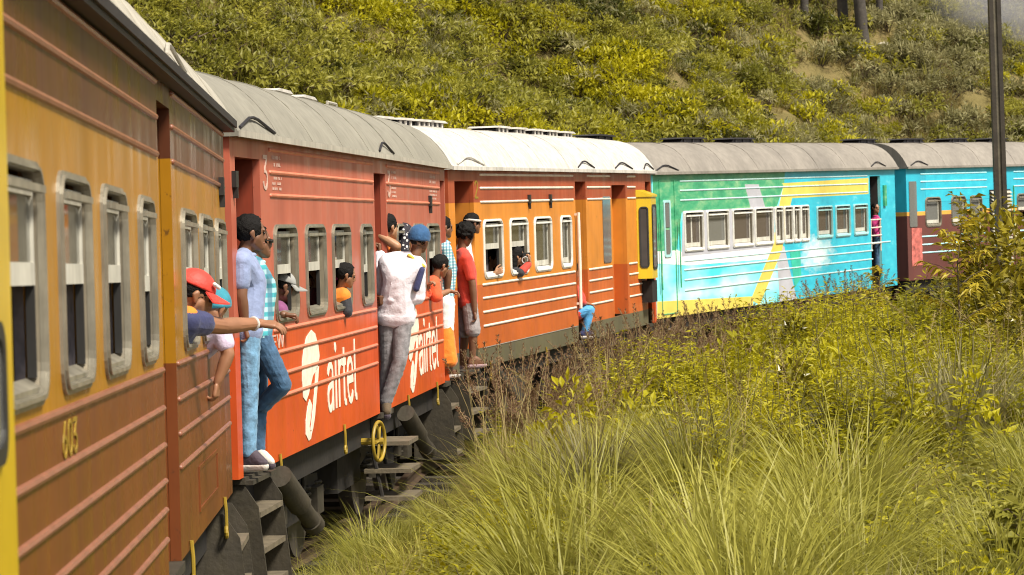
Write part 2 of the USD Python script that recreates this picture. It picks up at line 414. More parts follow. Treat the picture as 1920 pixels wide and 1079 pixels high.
def doorway(p, s0, s1, material, z0=1.05, z1=3.13, depth=.85):
    """Open doorway: jambs, header, floor plate and the inner partition."""
    part(p, 'doorway', cat([bx(s0 - .03, s0 - .001, .052, depth, z0, z1), bx(s1 + .001, s1 + .03, .052, depth, z0, z1), bx(s0, s1, .052, depth, z1 + .001, z1 + .03),
                           bx(s0 - .03, s1 + .03, depth + .001, depth + .03, z0, z1)]), MATS[material])
    part(p, 'door_sill', bx(s0 - .02, s1 + .02, -.015, depth, z0 - .045, z0 - .001), MATS['dusty_steel'])


def steps(p, s0, s1, treads=(.82, .58, .34), closed=False, out=.10, plates=True, mat_='dusty_steel'):
    zb = treads[-1] - .06
    if plates:
        for s in (s0 - .03, s1 + .012):
            q = Polygon([(-.30, 1.0), (.0, 1.0), (out * .9, .86), (out + .05, zb), (-.30, zb)])
            m = trimesh.creation.extrude_polygon(q, .018, engine='earcut'); v = m.vertices
            part(p, 'step_plate', trimesh.Trimesh(np.stack([v[:, 2] + s, -v[:, 0], v[:, 1]], 1), m.faces[:, ::-1], process=False), MATS[mat_])
    else:
        for s in (s0 + .03, s1 - .03):
            part(p, 'step_hanger', tube([[s, .10, 1.0], [s, .08, .7], [s, .0, zb]], .018, 6), MATS['underframe_black'])
    for z in treads:
        o = out + .05 * (treads[0] - z)
        part(p, 'step_tread', bx(s0, s1, -o, .16, z - .035, z), MATS['step_tread'])
        if closed:
            part(p, 'step_riser', bx(s0, s1, .10, .12, z, z + .2), MATS[mat_])


def hook(p, s, zb=1.05, mat_='yellow_paint'):
    part(p, 'lifting_hook', cat([tube([[s, -.012, zb + .05], [s, -.018, zb - .03], [s, -.018, zb - .12]], .010, 6), torus([s, -.018, zb - .15], [0, 1, 0], .030, .011, 12, 6)]), MATS[mat_])


def brake_cylinder(p, s, z0=.95, drop=.38):
    a, b = np.array([s, -.02, z0]), np.array([s + .55, -.13, z0 - drop])
    d = (b - a) / np.linalg.norm(b - a)
    part(p, 'waste_pipe', cat([cyl(a, a + d * .42, .085, 14), cyl(a + d * .40, b, .066, 14), cyl(b - d * .02, b + d * .06, .078, 14), cyl(b + d * .05, b + d * .10, .04, 10)]), MATS['dusty_steel'], smooth=30)


def bogie(p, s, base=1.9):
    yc = WIDTH / 2
    prof = Polygon([(s - base / 2 - .35, .52), (s - base / 2 - .3, .66), (s - .5, .70), (s - .35, .52), (s + .35, .52), (s + .5, .70), (s + base / 2 + .3, .66), (s + base / 2 + .35, .52),
                    (s + .7, .42), (s + .45, .36), (s - .45, .36), (s - .7, .42)])
    b = part(p, 'bogie', cat([ext(prof, -.42, -.34), ext(prof, -(WIDTH - .34), -(WIDTH - .42)), bx(s - .25, s + .25, .5, WIDTH - .5, .45, .65)]), MATS['underframe_black'])
    for ds in (-base / 2, base / 2):
        for y in (yc - .838, yc + .838):
            part(b, 'wheel', cat([cyl([s + ds, y - .065, .46], [s + ds, y + .065, .46], .455, 28), cyl([s + ds, y + (.065 if y > yc else -.065), .46], [s + ds, y + (.10 if y > yc else -.10), .46], .13, 16)]), MATS['wheel_steel'], smooth=35)
        part(b, 'axle_box', bx(s + ds - .14, s + ds + .14, .26, .34, .36, .58), MATS['dusty_steel'])
        for q in (-.24, .24):
            part(b, 'spring', cat([torus([s + ds + q, .36, .44 + .05 * k], [0, 0, 1], .06, .014, 12, 6) for k in range(4)]), MATS['dusty_steel'])
    part(b, 'axle', cat([cyl([s + ds, yc - .9, .46], [s + ds, yc + .9, .46], .08, 12) for ds in (-base / 2, base / 2)]), MATS['wheel_steel'])


def lettering(p, text, s0, s1, z0, z1, material, name='lettering', bold=False, o=0.001, clip=None):
    m = meshkit.text_mesh(text, 1.0, .004, bold)
    (x0, y0, _), (x1, y1, _) = m.bounds
    v = m.vertices.copy()
    v[:, 0] = s0 + (v[:, 0] - x0) / (x1 - x0) * (s1 - s0); v[:, 1] = z0 + (v[:, 1] - y0) / (y1 - y0) * (z1 - z0)
    return part(p, name, trimesh.Trimesh(np.stack([v[:, 0], -(v[:, 2] + o), v[:, 1]], 1), m.faces, process=False), MATS[material])


def small_print(p, s0, s1, z0, z1, rows, material, seed):
    """Rows of worn stencilled marks too small to read."""
    r = np.random.default_rng(seed); ms = []
    for i in range(rows):
        z = z1 - (i + .5) * (z1 - z0) / rows; h = (z1 - z0) / rows * .5; s = s0
        while s < s1 - .03:
            w = r.uniform(.015, .035)
            if r.random() < .8:
                ms.append(bx(s, s + w * .35, -.004, -.001, z - h / 2, z + h / 2))
                if r.random() < .6: ms.append(bx(s + w * .36, s + w * .9, -.004, -.001, z + (h / 2 - .008 if r.random() < .5 else -h / 2), z + (h / 2 if r.random() < .5 else -h / 2 + .008)))
            s += w * 1.25
    part(p, 'stencilled_marks', cat(ms), MATS[material])


def bead(p, z, segs, material, r=.0145):
    for a, b in segs:
        m = cyl([a, 0, z], [b, 0, z], r, 8)
        part(p, 'moulding', cat([m, trimesh.creation.icosphere(1, r, ).apply_translation([a, 0, z]), trimesh.creation.icosphere(1, r).apply_translation([b, 0, z])]), MATS[material], smooth=40)


def bay(p, s0, s1, z0=1.70, z1=2.92, out=.22, gasket=None, side=None):
    """Guard's lookout: a yellow bay standing off the side, with a rubber-set window facing each way and one outward."""
    q = Polygon([(s0, 0.002), (s0 + .10, out), (s1 - .10, out), (s1, .002)])
    m = trimesh.creation.extrude_polygon(q, z1 - z0, engine='earcut'); v = m.vertices
    body = trimesh.Trimesh(np.stack([v[:, 0], -v[:, 1], v[:, 2] + z0], 1), m.faces[:, ::-1], process=False)
    b = part(p, 'lookout_bay', body, MATS['duty_yellow'])
    q2 = Polygon([(s0 - .02, 0.0), (s0 + .09, out + .02), (s1 - .09, out + .02), (s1 + .02, 0)])
    m = trimesh.creation.extrude_polygon(q2, .035, engine='earcut'); v = m.vertices.copy(); hz = v[:, 2] + z1 + .002 + np.where(v[:, 2] > .01, (out - v[:, 1]) * .35, 0)
    part(b, 'bay_roof', trimesh.Trimesh(np.stack([v[:, 0], -v[:, 1], hz], 1), m.faces[:, ::-1], process=False), MATS['duty_yellow'])
    # window in the slanted near face
    d = np.array([.10, -out, 0]); w = np.linalg.norm(d); d /= w; nrm = np.array([d[1], -d[0], 0]); nrm *= -1 if nrm[0] > 0 else 1
    ga, gb, g0, g1 = gasket or (.16 * w, .80 * w, z0 + .16, z1 - .14)
    for nm, poly, o0, o1, mm in (('gasket', rrect(ga, gb, g0, g1, min(.05, (gb - ga) * .48)).difference(rrect(ga + .022, gb - .022, g0 + .022, g1 - .022, .02)), 0.001, .014, 'black_rubber'),
                                 ('pane', rrect(ga + .018, gb - .018, g0 + .018, g1 - .018, .02), .002, .007, 'dark_interior')):
        m = trimesh.creation.extrude_polygon(poly, o1 - o0, engine='earcut'); v = m.vertices
        part(b, nm, trimesh.Trimesh(np.array([s0, 0, 0]) + v[:, :1] * d + np.array([0, 0, 1]) * v[:, 1:2] + nrm * (v[:, 2:] + o0), m.faces, process=False), MATS[mm])
    a, b_, c, e = side or (s0 + .13, s1 - .13, z0 + .13, z1 - .11)
    part(b, 'side_pane', ext(rrect(a + .03, b_ - .03, c + .03, e - .03, .05), out + .001, out + .008), MATS['grey_glass'])
    part(b, 'side_gasket', ext(rrect(a, b_, c, e, .07).difference(rrect(a + .035, b_ - .035, c + .035, e - .035, .05)), out + .001, out + .014), MATS['black_rubber'])


def lamp_bracket(p, s, z=2.83):
    part(p, 'lamp_bracket', cat([bx(s - .04, s + .04, -.03, .001, z, z + .105), bx(s - .01, s + .01, -.032, .001, z - .07, z)]), MATS['black_rubber'])


def coach(k, name, label, s0, s1, wall, roof, windows, doors, beads, beadm, zb=1.05, far_holes=(), bogies=(2.3, 7.9), endm=None, gut='roof_light', grp=None, shape=None):
    """windows: [(s0, s1, options)]; doors: [(s0, s1, z bottom)]; beads: [(z, [(a, b)])]."""
    S = SIDES[k]
    p = thing(name, label, 'railway coach', M=S.M)
    poly = sbox(s0, zb, s1, ZE - .005)
    for a, b, o in windows: poly = poly.difference(hole_of(a, b, o.get('z0', 2.0), o.get('z1', 2.69), o.get('rad', .10)))
    for a, b, z in doors: poly = poly.difference(sbox(a, z - .01, b, 3.13))
    for h in far_holes: poly = poly.difference(h)
    S.poly = poly
    part(p, 'side_wall', ext(poly, -.05, 0), MATS[wall])
    part(p, 'far_side_wall', bx(s0, s1, WIDTH - .05, WIDTH, zb, ZE - .005), MATS[wall])
    for a, b in ((s0, s0 + .05), (s1 - .05, s1)):
        part(p, 'end_wall', bx(a + .001, b - .001, .051, WIDTH - .051, zb, ZE - .005), MATS[endm or wall])
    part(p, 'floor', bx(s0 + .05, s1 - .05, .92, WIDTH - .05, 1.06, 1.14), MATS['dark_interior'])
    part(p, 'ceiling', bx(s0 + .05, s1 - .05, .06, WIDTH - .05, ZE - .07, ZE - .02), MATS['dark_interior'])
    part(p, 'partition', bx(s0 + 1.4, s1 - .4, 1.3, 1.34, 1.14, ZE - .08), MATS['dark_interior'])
    part(p, 'roof', roof_mesh(s0 - .04, s1 + .04), MATS[roof], smooth=40)
    part(p, 'gutter', cat([bx(s0 - .04, s1 + .04, -.085, -.071, ZE - .02, ZE + .022)]), MATS[gut])
    n = int((s1 - s0) / 1.25)
    for i in range(1, n): part(p, 'roof_seam', roof_seam(s0 + i * (s1 - s0) / n), MATS[roof])
    part(p, 'sole_bar', cat([bx(s0 + .05, s1 - .05, .10, .22, .80, zb - .002 if zb < 1.06 else 1.04), bx(s0 + .05, s1 - .05, WIDTH - .22, WIDTH - .10, .80, 1.04), bx(s0 + .1, s1 - .1, .5, WIDTH - .5, .86, 1.0)]), MATS['underframe_black'])
    for b in bogies: bogie(p, b)
    mid = (bogies[0] + bogies[-1]) / 2
    part(p, 'brake_rod', tube([[bogies[0] + .4, .42, .50], [mid, .40, .44], [bogies[-1] - .4, .42, .50]], .018, 6), MATS['dusty_steel'])
    part(p, 'air_pipe', tube([[s0 + .1, .26, .80], [mid - .8, .27, .77], [mid - .6, .27, .82], [s1 - .1, .26, .80]], .016, 6), MATS['underframe_black'])
    for yy in (.85, 1.0):
        part(p, 'air_hose', tube([[s1, yy, .95], [s1 + .16, yy, .78], [s1 + .34, yy + .02, .62], [s1 + .52, yy, .60], [s1 + .72, yy, .76]], .022, 8), MATS['black_rubber'])
    for bs in bogies:
        for q in (-.62, .62):
            part(p, 'brake_lever', cat([tube([[bs + q, .34, .98], [bs + q * .9, .32, .62], [bs + q * .7, .33, .40]], .02, 6), bx(bs + q * .72 - .03, bs + q * .72 + .16, .29, .37, .42, .56)]), MATS['dusty_steel'])
    part(p, 'battery_box', cat([bx(mid - .6, mid + .55, .28, .95, .42, .80), bx(mid - .62, mid + .57, .27, .96, .78, .801)]), MATS['underframe_black'])
    part(p, 'brake_reservoir', cyl([mid + .9, .5, .62], [mid + 1.6, .5, .62], .17, 16), MATS['dusty_steel'], smooth=40)
    for y in (.5, WIDTH - .5):
        part(p, 'buffer', cat([cyl([s1, y, 1.0], [s1 + .32, y, 1.0], .09, 12), cyl([s1 + .32, y, 1.0], [s1 + .36, y, 1.0], .21, 18)]), MATS['underframe_black'])
    part(p, 'gangway', cat([bx(s1 + .001, s1 + .12, .80, 1.92, 1.06, 3.2), bx(s1 + .13, s1 + .95, .86, 1.86, 1.1, 3.15)]), MATS['black_rubber'])
    for a, b, o in windows: window(p, a, b, **o)
    for a, b, z in doors: doorway(p, a, b, 'shaded_vestibule_red' if k == 1 else 'dark_interior' if k == 3 else wall, z)
    for z, segs in beads: bead(p, z, segs, beadm)
    return p


GB = 'coaches of the train on the curve'
# ---- first coach: brown and mustard, nearest
S = SIDES[0]
W = dict(frame='aluminium_frame', curtain=.55, deep=.022)
c1 = coach(0, 'railway_coach', 'nearest coach, brown with a mustard window band, filling the left of the picture', -2.3, 8.6, 'brown_mustard_livery', 'roof_light',
           [(-.27, .53, W), (.90, 1.67, W), (2.05, 2.81, W), (3.33, 3.93, {**W, 'rail': .34}), (5.36, 6.19, {**W, 'curtain': .25}), (6.51, 7.33, {**W, 'curtain': .25}), (7.66, 8.40, W)],
           [(4.29, 4.93, 1.05)],
           [(3.205, [(-2.2, 4.22), (5.0, 8.5)]), (3.05, [(-2.2, 4.22), (5.0, 8.5)]), (2.89, [(-2.2, 4.22), (5.0, 8.5)]), (1.955, [(-2.2, 4.22), (5.0, 8.5)]), (1.79, [(-2.2, 4.22), (5.0, 8.5)]),
            (1.63, [(-2.2, 4.22), (5.0, 8.5)]), (1.475, [(-2.2, 4.22), (5.0, 8.5)]), (1.35, [(-2.2, 4.22)]), (1.22, [(-2.2, 4.22)])], 'maroon_bead', bogies=(.2, 6.4), gut='vent_dark')  # gutter blackened as part of the painted eave shadow
part(c1, 'eave_board', bx(-2.34, 8.64, -.07, .002, ZE - .045, ZE - .021), MATS['vent_dark'])  # near-black strip painting the shadow under the roof overhang
part(c1, 'access_panel', cat([ext(sbox(6.05, 1.17, 7.35, 1.40).difference(sbox(6.07, 1.19, 7.33, 1.38)), .0005, .007)]), MATS['brown_mustard_livery'])
part(c1, 'door_bolt', trimesh.creation.icosphere(2, .02).apply_translation([4.90, .2, 1.62]), MATS['black_rubber'])
_s = float(S.loc(20, 540, .215)[0])
_z0, _z1 = float(S.loc(10, 866, .215)[1]), float(S.loc(10, 600, .215)[1])
bay(c1, _s - 1.1, _s + .10, z0=1.6, z1=3.02, out=.215, side=(_s - .85, float(S.loc(14, 700, .229)[0]), _z0, _z1))
a, b = S.loc(116, 812), S.loc(144, 850)
lettering(c1, '603', a[0], b[0], 1.79 + .02, 1.955 - .03, 'yellow_lettering')
lamp_bracket(c1, 8.15)
steps(c1, 4.31, 4.91); steps(c1, 7.78, 8.45)
hook(c1, 7.72); hook(c1, 5.35)
hood(c1, 4.2, 5.15, 'roof_light')

# ---- second coach: red with the white lettering
S = SIDES[1]
W = dict(frame='aluminium_frame')
seg2 = [(1.28, 5.68), (6.46, 9.9)]
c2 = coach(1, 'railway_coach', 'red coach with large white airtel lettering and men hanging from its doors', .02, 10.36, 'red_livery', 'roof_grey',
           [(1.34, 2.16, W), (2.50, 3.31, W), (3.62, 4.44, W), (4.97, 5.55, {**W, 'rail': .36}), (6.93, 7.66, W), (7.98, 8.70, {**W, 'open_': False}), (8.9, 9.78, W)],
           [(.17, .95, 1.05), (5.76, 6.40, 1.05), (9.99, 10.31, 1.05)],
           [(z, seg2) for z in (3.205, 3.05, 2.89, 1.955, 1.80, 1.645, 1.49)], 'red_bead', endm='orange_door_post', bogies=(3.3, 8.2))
lettering(c2, '3', 1.04, 1.20, 2.925, 3.165, 'pale_lettering')
lettering(c2, '3', 6.50, 6.66, 2.925, 3.165, 'pale_lettering')
small_print(c2, 1.36, 1.72, 2.92, 3.03, 3, 'pale_lettering', 1); small_print(c2, 1.36, 1.68, 3.08, 3.18, 2, 'pale_lettering', 2)
small_print(c2, 6.74, 7.05, 2.92, 3.03, 3, 'pale_lettering', 3); small_print(c2, 9.2, 9.75, 2.92, 3.03, 3, 'pale_lettering', 4); small_print(c2, 9.2, 9.7, 3.08, 3.18, 2, 'pale_lettering', 5)
small_print(c2, 6.74, 7.05, 3.08, 3.18, 2, 'pale_lettering', 6)
lettering(c2, 'EW', 1.20, 1.62, 1.83, 1.925, 'pale_lettering')


def logo(p, px_shift, S, s_of=None):
    A = [(583, 620), (590, 627), (596, 650), (598, 668), (594, 690), (586, 703), (582, 720), (578, 738), (573, 752), (568, 745), (566, 715), (566, 680), (569, 655), (574, 633)]
    Bq = [(592, 690), (597, 688), (595, 715), (592, 750), (589, 785), (585, 808), (582, 806), (586, 770), (589, 735)]
    Cq = [(580, 750), (584, 760), (582, 780), (579, 800), (582, 815), (585, 805), (582, 822), (578, 826), (573, 815), (573, 790), (576, 765)]
    out = []
    for poly in (A, Bq, Cq):
        pts = np.array([S.loc(*q) for q in poly])
        pts[:, 0] += px_shift
        g = Polygon(pts).buffer(0).buffer(.012).buffer(-.008)
        out.append(ext(g, .001, .005))
    part(p, 'emblem', cat(out), MATS['white_lettering'], smooth=False)


logo(c2, 0, S); logo(c2, 5.25, S)
lettering(c2, 'airtel', 3.26, 4.60, 1.235, 1.765, 'white_lettering')
lettering(c2, 'airtel', 8.18, 9.52, 1.225, 1.765, 'white_lettering')
lamp_bracket(c2, .10, 2.93); lamp_bracket(c2, 9.15, 2.86)
steps(c2, .20, .93); steps(c2, 5.80, 6.36, (.80, .56, .32), plates=False, out=.24); steps(c2, 9.75, 10.3)
for s_ in (1.32, 3.9, 7.35, 9.3): hook(c2, s_)
brake_cylinder(c2, 1.25); brake_cylinder(c2, 7.1)
hw = part(c2, 'handbrake_wheel', torus([5.35, -.05, .84], [.15, 1, 0], .165, .016, 30, 8), MATS['yellow_paint'], smooth=True)
for k in range(3):
    a_ = k * math.pi / 3
    dv = np.array([math.cos(a_), 0, math.sin(a_)]) * .165
    part(hw, 'spoke', tube([np.array([5.35, -.05, .84]) - dv, np.array([5.35, -.05, .84]) + dv], .011, 6), MATS['yellow_paint'])
part(hw, 'hub', cyl([5.35, -.09, .84], [5.35, .3, .84], .03, 10), MATS['yellow_paint'])
for px, py in ((497, 180), (545, 190)): vent_parts(c2, float(S.loc(px, py, -.95)[0]), .98, L=.8)
part(c2, 'roof_hoop', tube([[8.6, .9, 3.78], [8.6, .9, 3.90], [9.1, .9, 3.90], [9.1, .9, 3.78]], .014, 6), MATS['roof_light'])
hood(c2, .08, 1.2, 'vent_dark'); hood(c2, 5.75, 6.55, 'vent_dark')
part(c2, 'door_step_plate', bx(.17, .95, -.06, .3, 1.0, 1.03), MATS['dusty_steel'])

# ---- third coach: orange
S = SIDES[2]
W = dict(frame='white_frame', curtain=.3)
up3 = [(1.36, 5.9), (6.74, 8.12), (9.28, 9.8)]
c3 = coach(2, 'railway_coach', 'orange coach with white roof, grey skirt and a yellow lookout bay', .05, 10.95, 'orange_livery', 'roof_white',
           [(1.42, 2.28, W), (2.60, 3.47, W), (3.78, 4.67, {**W, 'open_': False}), (5.15, 5.75, {**W, 'rail': .33, 'open_': False, 'mullion': False})],
           [(.30, 1.07, 1.0), (6.03, 6.64, 1.0), (10.52, 10.9, 1.0)],
           [(z, up3) for z in (3.205, 3.05, 2.89)] + [(1.94, [(1.36, 5.9), (6.74, 8.12), (9.28, 9.8)])] + [(z, [(1.36, 5.9), (6.74, 8.12), (9.28, 10.4)]) for z in (1.785, 1.625, 1.465)], 'white_bead', zb=1.0,
           far_holes=[sbox(8.23, 1.22, 9.15, 3.08)], bogies=(2.6, 8.6), gut='roof_white')
rd = part(c3, 'recessed_door', cat([bx(8.20, 9.18, .20, .24, 1.22, 3.10), bx(8.20, 8.229, .051, .20, 1.22, 3.1), bx(9.151, 9.18, .051, .20, 1.22, 3.1), bx(8.23, 9.15, .051, .2, 3.081, 3.1)]), MATS['orange_livery'])
part(rd, 'door_pane', ext(rrect(8.36, 8.74, 1.98, 2.94, .05), -.199, -.19), MATS['grey_glass'])
part(c3, 'bay_window', ext(rrect(7.62, 8.1, 2.0, 2.92, .05), .001, .01), MATS['grey_glass'])
bay(c3, 9.86, 10.42, z0=1.70, z1=2.90, out=.20)
lettering(c3, '2', 1.12, 1.25, 2.93, 3.14, 'yellow_lettering')
lamp_bracket(c3, 3.55, 2.86); lamp_bracket(c3, 4.62, 2.86)
part(c3, 'tail_lamp', cat([bx(10.1, 10.45, -.16, -.001, 1.34, 1.66), cyl([10.27, -.10, 1.66], [10.27, -.10, 1.74], .06, 10)]), MATS['underframe_black'])
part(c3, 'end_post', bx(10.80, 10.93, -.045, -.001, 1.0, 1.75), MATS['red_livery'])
part(c3, 'handrail', cat([tube([[5.97, -.05, 1.45], [5.97, -.055, 2.0], [5.97, -.05, 2.72]], .022, 8), bx(5.955, 5.985, -.05, 0, 1.5, 1.53), bx(5.955, 5.985, -.05, 0, 2.68, 2.71)]), MATS['white_bead'])
steps(c3, .33, 1.05, (.80, .56, .32), closed=True); steps(c3, 6.1, 6.6, plates=False)
for s_ in (1.55, 4.2, 6.9): hook(c3, s_, 1.0)
brake_cylinder(c3, 1.6); bead(c3, 1.216, [(1.3, 5.95)], 'roof_dark', .006)
part(c3, 'equipment_box', bx(2.6, 3.6, .12, .6, .35, .9), MATS['dusty_steel'])
for px in (700, 740, 775, 800, 925, 958, 992, 1020, 1048): vent_parts(c3, float(S.loc(px, 236, -.95)[0]), 1.0, L=.8)
vent_parts(c3, float(S.loc(1120, 261, -.95)[0]), 1.0, L=1.3, light='vent_dark')
hood(c3, .24, 1.35, 'roof_white'); hood(c3, 6.0, 6.95, 'vent_dark'); hood(c3, 8.25, 9.4, 'vent_dark'); hood(c3, 10.2, 10.9, 'vent_dark')

# ---- fourth coach: painted mural
S = SIDES[3]
Wg = dict(frame='white_frame', open_=False, glass='grey_glass', z0=2.005, z1=2.655, thick=.02, rad=.04)
Wb = {**Wg, 'glass': 'brown_glass'}
Wt = {**Wb, 'frame': 'teal_frame', 'z0': 2.03, 'z1': 2.62}
wins4 = [(1.22, 1.98, {**Wb, 'mullion': True}), (2.12, 3.02, Wg), (3.18, 4.08, Wb), (4.14, 4.96, Wb), (5.05, 5.43, Wb), (5.47, 5.88, Wb), (5.90, 6.23, Wb), (6.25, 6.65, Wb),
         (7.03, 7.81, Wt), (7.97, 8.73, Wt), (8.92, 9.67, Wt)]
b4 = [(1.12, 9.7)]
c4 = coach(3, 'railway_coach', 'coach painted with a green, turquoise and white mural crossed by yellow and grey stripes', .05, 11.25, 'mural_livery', 'roof_dark',
           wins4, [(9.84, 10.42, 1.0)], [(z, b4) for z in (3.14, 2.99, 2.835)] + [(z, [(1.2, 10.9 if z > 1.8 else 9.9)]) for z in (1.86, 1.72, 1.56, 1.39)], 'mural_bead', zb=1.0, bogies=(2.6, 8.7), gut='roof_dark')


def P4(pts): return Polygon([S.loc(*q) for q in pts]).buffer(0)


def decal(p, pts, material, o=.0005, t=.0025, minus=None):
    g = (P4(pts) if not hasattr(pts, 'area') else pts).intersection(S.poly)
    if minus is not None: g = g.difference(minus)
    for q in getattr(g, 'geoms', [g]):
        if q.area > 1e-4: part(p, 'painted_panel', ext(q, o, o + t), MATS[material])
    return g


YEL = unary_union([P4([(1232, 566), (1412, 556), (1412, 590), (1232, 605)]), P4([(1408, 562), (1448, 464), (1462, 380), (1470, 345), (1492, 343), (1478, 400), (1466, 470), (1424, 572)]),
                   P4([(1466, 344), (1628, 334), (1628, 364), (1484, 372)])])
GRY = unary_union([P4([(1396, 346), (1422, 346), (1436, 394), (1408, 394)]), P4([(1455, 462), (1470, 462), (1494, 562), (1462, 566)])])
PIL = P4([(1280, 396), (1452, 388), (1452, 464), (1278, 482)])
GREEN = P4([(1224, 318), (1472, 316), (1470, 345), (1455, 392), (1278, 398), (1268, 470), (1224, 472)])
WHT = P4([(1224, 470), (1268, 468), (1290, 480), (1450, 462), (1440, 486), (1290, 498), (1224, 494)])
CY = unary_union([P4([(1492, 343), (1628, 332), (1700, 310), (1700, 560), (1494, 580), (1494, 562), (1470, 462), (1462, 462), (1478, 400)]), P4([(1466, 344), (1466, 316), (1700, 300), (1700, 345), (1628, 334)])])
g = YEL
decal(c4, YEL, 'mural_yellow')
decal(c4, GRY, 'mural_grey', minus=g); g = g.union(GRY)
decal(c4, PIL, 'mural_grey', minus=g); g = g.union(PIL)
decal(c4, GREEN, 'mural_green', minus=g); g = g.union(GREEN)
decal(c4, WHT, 'mural_white', minus=g); g = g.union(WHT)
decal(c4, CY, 'mural_blue', minus=g)
decal(c4, P4([(1490, 540), (1502, 520), (1500, 470), (1480, 470)]), 'mural_teal', o=.0035)
d4 = part(c4, 'end_door', cat([ext(sbox(.30, 1.05, .88, 3.17).difference(sbox(.315, 1.065, .865, 3.155)), .004, .014)]), MATS['mural_green'])
part(d4, 'door_frame', ext(rrect(.44, .70, 1.95, 2.85, .04).difference(rrect(.48, .66, 1.99, 2.81, .03)), .004, .02), MATS['teal_frame'])
part(d4, 'door_pane', cat([ext(rrect(.48, .66, 1.99, 2.38, .02), .004, .012), ext(rrect(.48, .66, 2.42, 2.81, .02), .004, .012)]), MATS['grey_glass'])
for s_ in (.24, .95): part(c4, 'handrail', tube([[s_, -.05, 1.45], [s_, -.05, 2.55]], .013, 6), MATS['mural_green'])
gate = part(c4, 'door_gate', bx(9.86, 9.88, -.005, .015, 1.7, 2.32), MATS['white_bead']); part(gate, 'gate_post', bx(10.38, 10.40, -.005, .015, 1.7, 2.32), MATS['white_bead'])
for z in (2.30, 2.15, 2.0, 1.85): part(gate, 'gate_bar', tube([[9.84, 0, z], [10.42, 0, z]], .014, 6), MATS['white_bead'])
steps(c4, .33, .86); steps(c4, 9.88, 10.4)
for px in (1286, 1381, 1615): vent_parts(c4, float(S.loc(px, 268, -.95)[0]), 1.0, L=1.1, light='vent_dark')
hood(c4, .1, .95, 'vent_dark'); hood(c4, 9.8, 10.6, 'vent_dark')
part(c4, 'lamp_bracket', bx(10.55, 10.68, -.04, -.002, 2.55, 2.95), MATS['mural_green'])

# ---- fifth coach: cyan over maroon
S = SIDES[4]
W5 = dict(frame='aluminium_frame', open_=False, glass='grey_glass', z0=2.08, z1=2.68)
c5 = coach(4, 'railway_coach', 'farthest coach, cyan over maroon with a louvred panel, behind the dark steel pole', .05, 8.6, 'cyan_maroon_livery', 'roof_dark',
           [(.74, 1.36, W5), (1.75, 2.35, W5), (2.5, 3.0, W5), (4.45, 5.05, {**W5, 'open_': True}), (5.4, 6.1, W5), (6.5, 7.2, W5)], [], [(z, [(.6, 3.2), (4.35, 8.4)]) for z in (3.14, 2.99, 2.84)] + [(z, [(.6, 3.2), (4.35, 8.4)]) for z in (1.9, 1.74, 1.58)], 'cyan_bead', bogies=(2.2, 6.5), gut='roof_dark')
lv = part(c5, 'louvre_panel', ext(sbox(3.30, 1.0, 4.16, 2.78), .001, .02), MATS['vent_dark'])
for k in range(24):
    z = 1.04 + k * .072
    part(lv, 'slat', trimesh.Trimesh(np.array([[3.32, -.02, z + .05], [4.14, -.02, z + .05], [4.14, -.07, z + .012], [3.32, -.07, z + .012], [3.32, -.02, z + .035], [4.14, -.02, z + .035], [4.14, -.07, z - .003], [3.32, -.07, z - .003]]),
                                    np.array([[0, 2, 1], [0, 3, 2], [4, 5, 6], [4, 6, 7], [3, 7, 6], [3, 6, 2], [0, 4, 7], [0, 7, 3], [1, 2, 6], [1, 6, 5]]), process=False), MATS['louvre_cream'])
g5 = S.poly
for pts, m_ in (([(1735, 318), (1860, 312), (1860, 372), (1735, 380)], 'mural_blue'),):
    part(c5, 'painted_panel', ext(P4(pts).intersection(S.poly), .0005, .003), MATS[m_])
part(c5, 'painted_poster', ext(P4([(1709, 428), (1728, 428), (1730, 497), (1710, 500)]).intersection(S.poly), .004, .006), MATS['mural_pink'])
d5 = part(c5, 'end_door', ext(rrect(.14, .42, 2.1, 3.0, .03), .001, .012), MATS['grey_glass'])
part(c5, 'moulding', ext(sbox(4.3, 1.5, 4.33, 2.85), .001, .02), MATS['mural_green'])
for px in (1703, 1788, 1862): vent_parts(c5, float(S.loc(px, 267, -.95)[0]), 1.0, L=.9, light='vent_dark')
hood(c5, .15, .8, 'vent_dark')

# ------------------------------------------------------------------ track line, ground, hillside
_pts, _zr = [], []
for k, S_ in enumerate(SIDES):
    for s in ((0.3, S_.L - .3) if k else (-4.0, S_.L - .3)):
        q = S_.w(s, 0, -WIDTH / 2); _pts.append(q[:2]); _zr.append(q[2])
_pts, _zr = np.array(_pts), np.array(_zr)


def _arc(p, h, R, n, sgn):
    out = []
    for i in range(n):
        h = h + sgn * 3.0 / R; p = p + sgn * 3.0 * np.array([math.sin(h), math.cos(h)]); out.append(p)
    return out


h0 = math.atan2(*( _pts[1] - _pts[0])); h1 = math.atan2(*(_pts[-1] - _pts[-2]))
back = _arc(_pts[0], h0, 70., 6, -1)[::-1]; fwd = _arc(_pts[-1], h1, 60., 18, 1)
_P = np.vstack([back, _pts, fwd]); _Z = np.concatenate([np.full(len(back), _zr[0]), _zr, np.full(len(fwd), _zr[-1])])
_T = np.concatenate([[0], np.cumsum(np.linalg.norm(np.diff(_P, axis=0), axis=1))])
CX, CZ = CubicSpline(_T, _P), CubicSpline(_T, _Z)
TT = np.arange(0, _T[-1], .1); CP = CX(TT); CT = CX(TT, 1); CT /= np.linalg.norm(CT, axis=1, keepdims=True); CZZ = np.interp(TT, _T, _Z)
TREE = cKDTree(CP)


def track_coords(xy):
    xy = np.atleast_2d(xy)
    i = TREE.query(xy)[1]; v = xy - CP[i]
    d = v[:, 0] * CT[i, 1] - v[:, 1] * CT[i, 0]
    return TT[i], d, CZZ[i]


